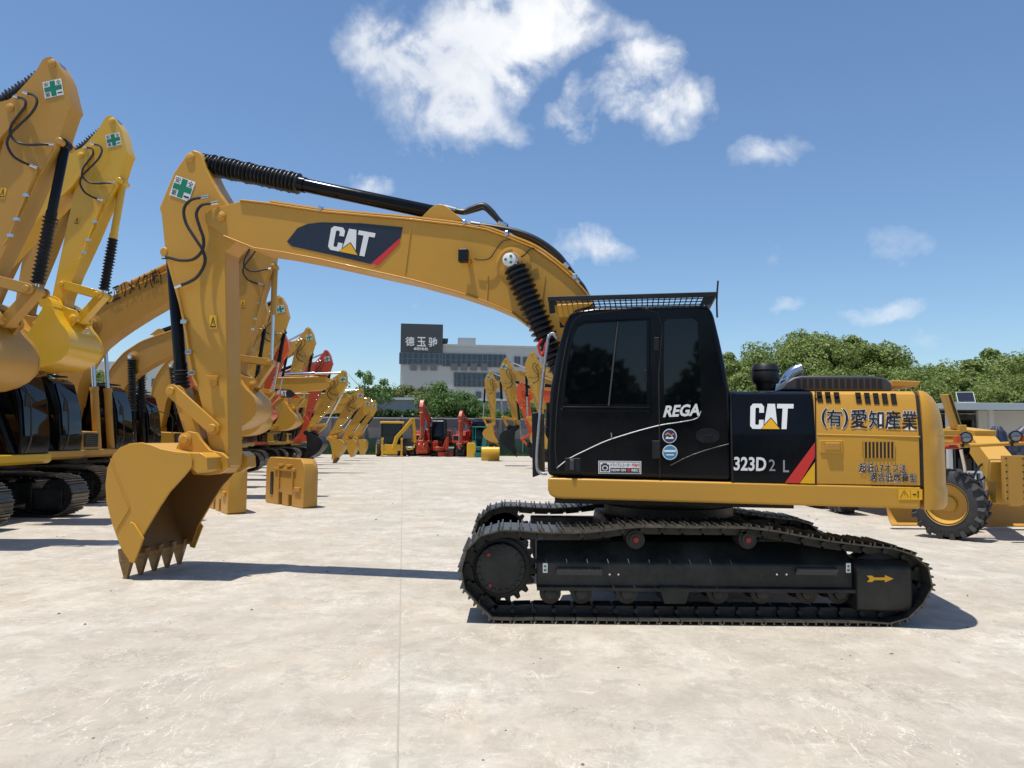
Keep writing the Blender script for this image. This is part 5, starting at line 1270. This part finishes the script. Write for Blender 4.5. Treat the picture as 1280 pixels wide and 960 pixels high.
# cloud puffs: (px, py, half width, half height, strength) turned into fixed sky directions
PUFF = [(490,65,62,40,1.0),(545,95,80,62,1.25),(610,50,85,62,1.3),(555,145,75,45,.9),(680,25,70,48,1.1),(630,160,45,24,.55),(770,30,48,30,.45),(520,15,60,25,.3),
        (812,85,42,42,1.0),(780,122,68,34,1.05),(838,135,45,42,.9),(725,138,48,26,.8),(850,172,30,20,.5),(958,188,52,26,.7),(742,312,44,26,.75),(462,228,26,20,.5),(1112,306,55,22,.38),(995,378,28,13,.42),
        (1098,390,45,14,.42),(528,375,26,12,.36),(1162,424,30,12,.3),(905,345,40,16,.25),(985,312,25,14,.25),(880,380,40,18,.3)]
acc = None
for px, py, a, b, s in PUFF:
    d = ray(px, py).normalized(); rt = Vector((d.y, -d.x, 0)).normalized(); up = rt.cross(d).normalized()
    sub = N(nt, 'ShaderNodeVectorMath', operation='SUBTRACT'); L(nt, Dw.outputs[0], sub.inputs[0]); sub.inputs[1].default_value = d
    vs = []
    for ax, r in ((rt, a/F*1.2), (up, b/F*1.2)):
        dt = N(nt, 'ShaderNodeVectorMath', operation='DOT_PRODUCT'); L(nt, sub.outputs[0], dt.inputs[0]); dt.inputs[1].default_value = ax/r
        vs.append(dt.outputs['Value'])
    dp = N(nt, 'ShaderNodeVectorMath', operation='DOT_PRODUCT'); L(nt, sub.outputs[0], dp.inputs[0]); dp.inputs[1].default_value = d*4.0
    cb = N(nt, 'ShaderNodeCombineXYZ'); L(nt, vs[0], cb.inputs[0]); L(nt, vs[1], cb.inputs[1]); L(nt, dp.outputs['Value'], cb.inputs[2])
    ln = N(nt, 'ShaderNodeVectorMath', operation='LENGTH'); L(nt, cb.outputs[0], ln.inputs[0])
    mr = N(nt, 'ShaderNodeMapRange', interpolation_type='SMOOTHSTEP'); L(nt, ln.outputs['Value'], mr.inputs['Value'])
    mr.inputs['From Min'].default_value = 1.25; mr.inputs['From Max'].default_value = .1; mr.inputs['To Max'].default_value = s
    if acc is None: acc = mr.outputs[0]
    else:
        ad = N(nt, 'ShaderNodeMath', operation='SMOOTH_MAX'); L(nt, acc, ad.inputs[0]); L(nt, mr.outputs[0], ad.inputs[1]); ad.inputs[2].default_value = .15; acc = ad.outputs[0]
nf = N(nt, 'ShaderNodeTexNoise', Scale=14.0, Detail=9.0, Roughness=.6, Distortion=.3); L(nt, D0, nf.inputs['Vector'])
nfm = N(nt, 'ShaderNodeMapRange'); L(nt, nf.outputs['Fac'], nfm.inputs['Value']); nfm.inputs['From Min'].default_value = .32; nfm.inputs['From Max'].default_value = .66; nfm.inputs['To Min'].default_value = .25; nfm.inputs['To Max'].default_value = 1.2
cm = N(nt, 'ShaderNodeMath', operation='MULTIPLY'); L(nt, acc, cm.inputs[0]); L(nt, nfm.outputs[0], cm.inputs[1])
cr = ramp(nt, cm.outputs[0], [(.16, 0), (.38, .28), (.70, .82), (1.0, .97)])
nb = N(nt, 'ShaderNodeTexNoise', Scale=5.0, Detail=4.0); L(nt, D0, nb.inputs['Vector'])
cc = ramp(nt, nb.outputs['Fac'], [(.35, (5.6, 6.2, 7.2)), (.65, (8.8, 9.0, 9.3))])
for e, c in zip(cc.color_ramp.elements, ((.74, .78, .85, 1), (.97, .98, .99, 1))): e.color = c
ccm = mixc(nt, 1.0, cc.outputs['Color'], (9.2, 9.2, 9.2), 'MULTIPLY')
skyt = mixc(nt, 1.0, sky.outputs['Color'], (1.02, 1.13, 1.20), 'MULTIPLY')
w.cycles.sampling_method = 'MANUAL'; w.cycles.sample_map_resolution = 512
L(nt, mixc(nt, cr.outputs['Color'], skyt, ccm), bg.inputs['Color']); bg.inputs['Strength'].default_value = .10

# concrete yard
m, nt, b = new_mat('concrete_yard'); M['concrete'] = m
tc = N(nt, 'ShaderNodeTexCoord'); P_ = tc.outputs['Object']
def noise(scale, det=8.0, rough=.6, vec=P_, stretch=None, rot=0, dist=0.0):
    if stretch:
        mp = N(nt, 'ShaderNodeMapping'); L(nt, vec, mp.inputs['Vector']); mp.inputs['Scale'].default_value = stretch; mp.inputs['Rotation'].default_value = (0, 0, rot); vec = mp.outputs[0]
    n = N(nt, 'ShaderNodeTexNoise', Scale=scale, Detail=det, Roughness=rough, Distortion=dist); L(nt, vec, n.inputs['Vector']); return n.outputs['Fac']
big = noise(.35, 6.0); mid = noise(1.3, 8.0, .65, stretch=(1.6, 1, 1), rot=R(25)); fine = noise(16, 6.0, .7); st1 = noise(1.1, 9.0, .72, stretch=(2.5, 1.2, 1), rot=R(-18), dist=.8); st2 = noise(3.2, 9.0, .78, stretch=(4, 1, 1), rot=R(35), dist=1.6)
base = ramp(nt, big, [(.3, (.46, .41, .335)), (.5, (.52, .475, .40)), (.72, (.55, .515, .45))]).outputs['Color']
base = mixc(nt, ramp(nt, mid, [(.40, 0), (.62, .85)]).outputs['Color'], base, (.41, .365, .30))
base = mixc(nt, ramp(nt, noise(.8, 7.0, .62, stretch=(1.5,.9,1), rot=R(60)), [(.50, 0), (.70, .6)]).outputs['Color'], base, (.45, .35, .25))
base = mixc(nt, ramp(nt, st1, [(.52, 0), (.68, .6)]).outputs['Color'], base, (.33, .30, .255))
base = mixc(nt, ramp(nt, st2, [(.60, 0), (.66, .75)]).outputs['Color'], base, (.66, .61, .52))
base = mixc(nt, ramp(nt, noise(3.0, 9.0, .75, dist=1.5), [(.63, 0), (.70, .8)]).outputs['Color'], base, (.24, .21, .185))
base = mixc(nt, ramp(nt, fine, [(.35, .22), (.52, 0)]).outputs['Color'], base, (.30, .265, .23))
def contour(v, wd, col, mask, base, k=.8):
    """thin wandering marks where a noise crosses its middle value, only inside a mask"""
    r_ = ramp(nt, v, [(.5-wd, 0), (.5, 1), (.5+wd, 0)]); mm = N(nt, 'ShaderNodeMath', operation='MULTIPLY'); L(nt, r_.outputs['Color'], mm.inputs[0]); L(nt, mask, mm.inputs[1])
    m2 = N(nt, 'ShaderNodeMath', operation='MULTIPLY'); L(nt, mm.outputs[0], m2.inputs[0]); m2.inputs[1].default_value = k
    return mixc(nt, m2.outputs[0], base, col)
def mask(scale, lo, hi, **kw): return ramp(nt, noise(scale, 5.0, .65, **kw), [(lo, 0), (hi, 1)]).outputs['Color']
base = mixc(nt, mask(.55, .46, .62, rot=0), base, (.405, .36, .295))
base = mixc(nt, ramp(nt, noise(2.4, 10.0, .8, dist=.4), [(.48, 0), (.60, .60)]).outputs['Color'], base, (.33, .295, .24))
base = mixc(nt, ramp(nt, noise(5.0, 10.0, .82, dist=.8), [(.55, 0), (.64, .55)]).outputs['Color'], base, (.62, .57, .48))
base = contour(noise(2.2, 4.0, .6, stretch=(3.2, .8, 1), rot=R(20), dist=.8), .010, (.70, .65, .55), mask(.7, .50, .60), base, .85)
base = contour(noise(3.6, 5.0, .6, stretch=(1, 3.4, 1), rot=R(-35), dist=1.0), .012, (.68, .63, .53), mask(.9, .52, .62), base, .85)
base = contour(noise(1.6, 6.0, .7, stretch=(1.6, 1, 1), rot=R(60), dist=1.5), .006, (.16, .14, .115), mask(.6, .48, .60), base, .85)
base = contour(noise(5.0, 5.0, .7, dist=1.0), .010, (.22, .19, .15), mask(1.4, .56, .64), base, .85)
vo = N(nt, 'ShaderNodeTexVoronoi', Scale=7.0); L(nt, P_, vo.inputs['Vector'])
sp_ = ramp(nt, vo.outputs['Distance'], [(.05, 1), (.10, 0)]); sm = N(nt, 'ShaderNodeMath', operation='MULTIPLY'); L(nt, sp_.outputs['Color'], sm.inputs[0]); L(nt, mask(1.8, .58, .64), sm.inputs[1])
base = mixc(nt, sm.outputs[0], base, (.20, .17, .14))
L(nt, base, b.inputs['Base Color']); b.inputs['Roughness'].default_value = .78; b.inputs['Specular IOR Level'].default_value = .3
ad = N(nt, 'ShaderNodeMath', operation='ADD'); L(nt, fine, ad.inputs[0]); L(nt, mid, ad.inputs[1])
bp = N(nt, 'ShaderNodeBump', Strength=.35, Distance=.015); L(nt, ad.outputs[0], bp.inputs['Height']); L(nt, bp.outputs[0], b.inputs['Normal'])
m = MB(); m.add([(-400,-300,0),(400,-300,0),(400,900,0),(-400,900,0)], [[0,1,2,3]]); tag(m.build('ground', 'concrete', fix=False, smooth=False), kind='structure')
# saw-cut joints of the slab
M['joint'] = paint('joint_filler', (.37, .335, .28), .8, dirt=.5, scale=8)
jd = math.atan2(505-640, F)
jdir = Vector((math.sin(jd), math.cos(jd), 0)); jn = Vector((jdir.y, -jdir.x, 0))
m = MB(); o0 = Vector((0,0,.004))
m.add([o0+jdir*.5-jn*.005, o0+jdir*62-jn*.012, o0+jdir*62+jn*.012, o0+jdir*.5+jn*.005], [[0,1,2,3]])
tag(m.build('ground_joint', 'joint', fix=False, smooth=False), kind='structure')
m = MB()
for dd in (27.2, 41): 
    a = o0+jdir*dd; m.add([a-jn*14-jdir*.015, a+jn*40-jdir*.015, a+jn*40+jdir*.015, a-jn*14+jdir*.015], [[0,1,2,3]])
tag(m.build('ground_joint', 'joint', fix=False, smooth=False), kind='structure')
vs = SC.view_settings; vs.view_transform = 'Standard'; vs.look = 'None'; vs.gamma = 1; vs.exposure = 0.22; vs.use_curve_mapping = False
SC.cycles.max_bounces = 6; SC.cycles.use_denoising = True
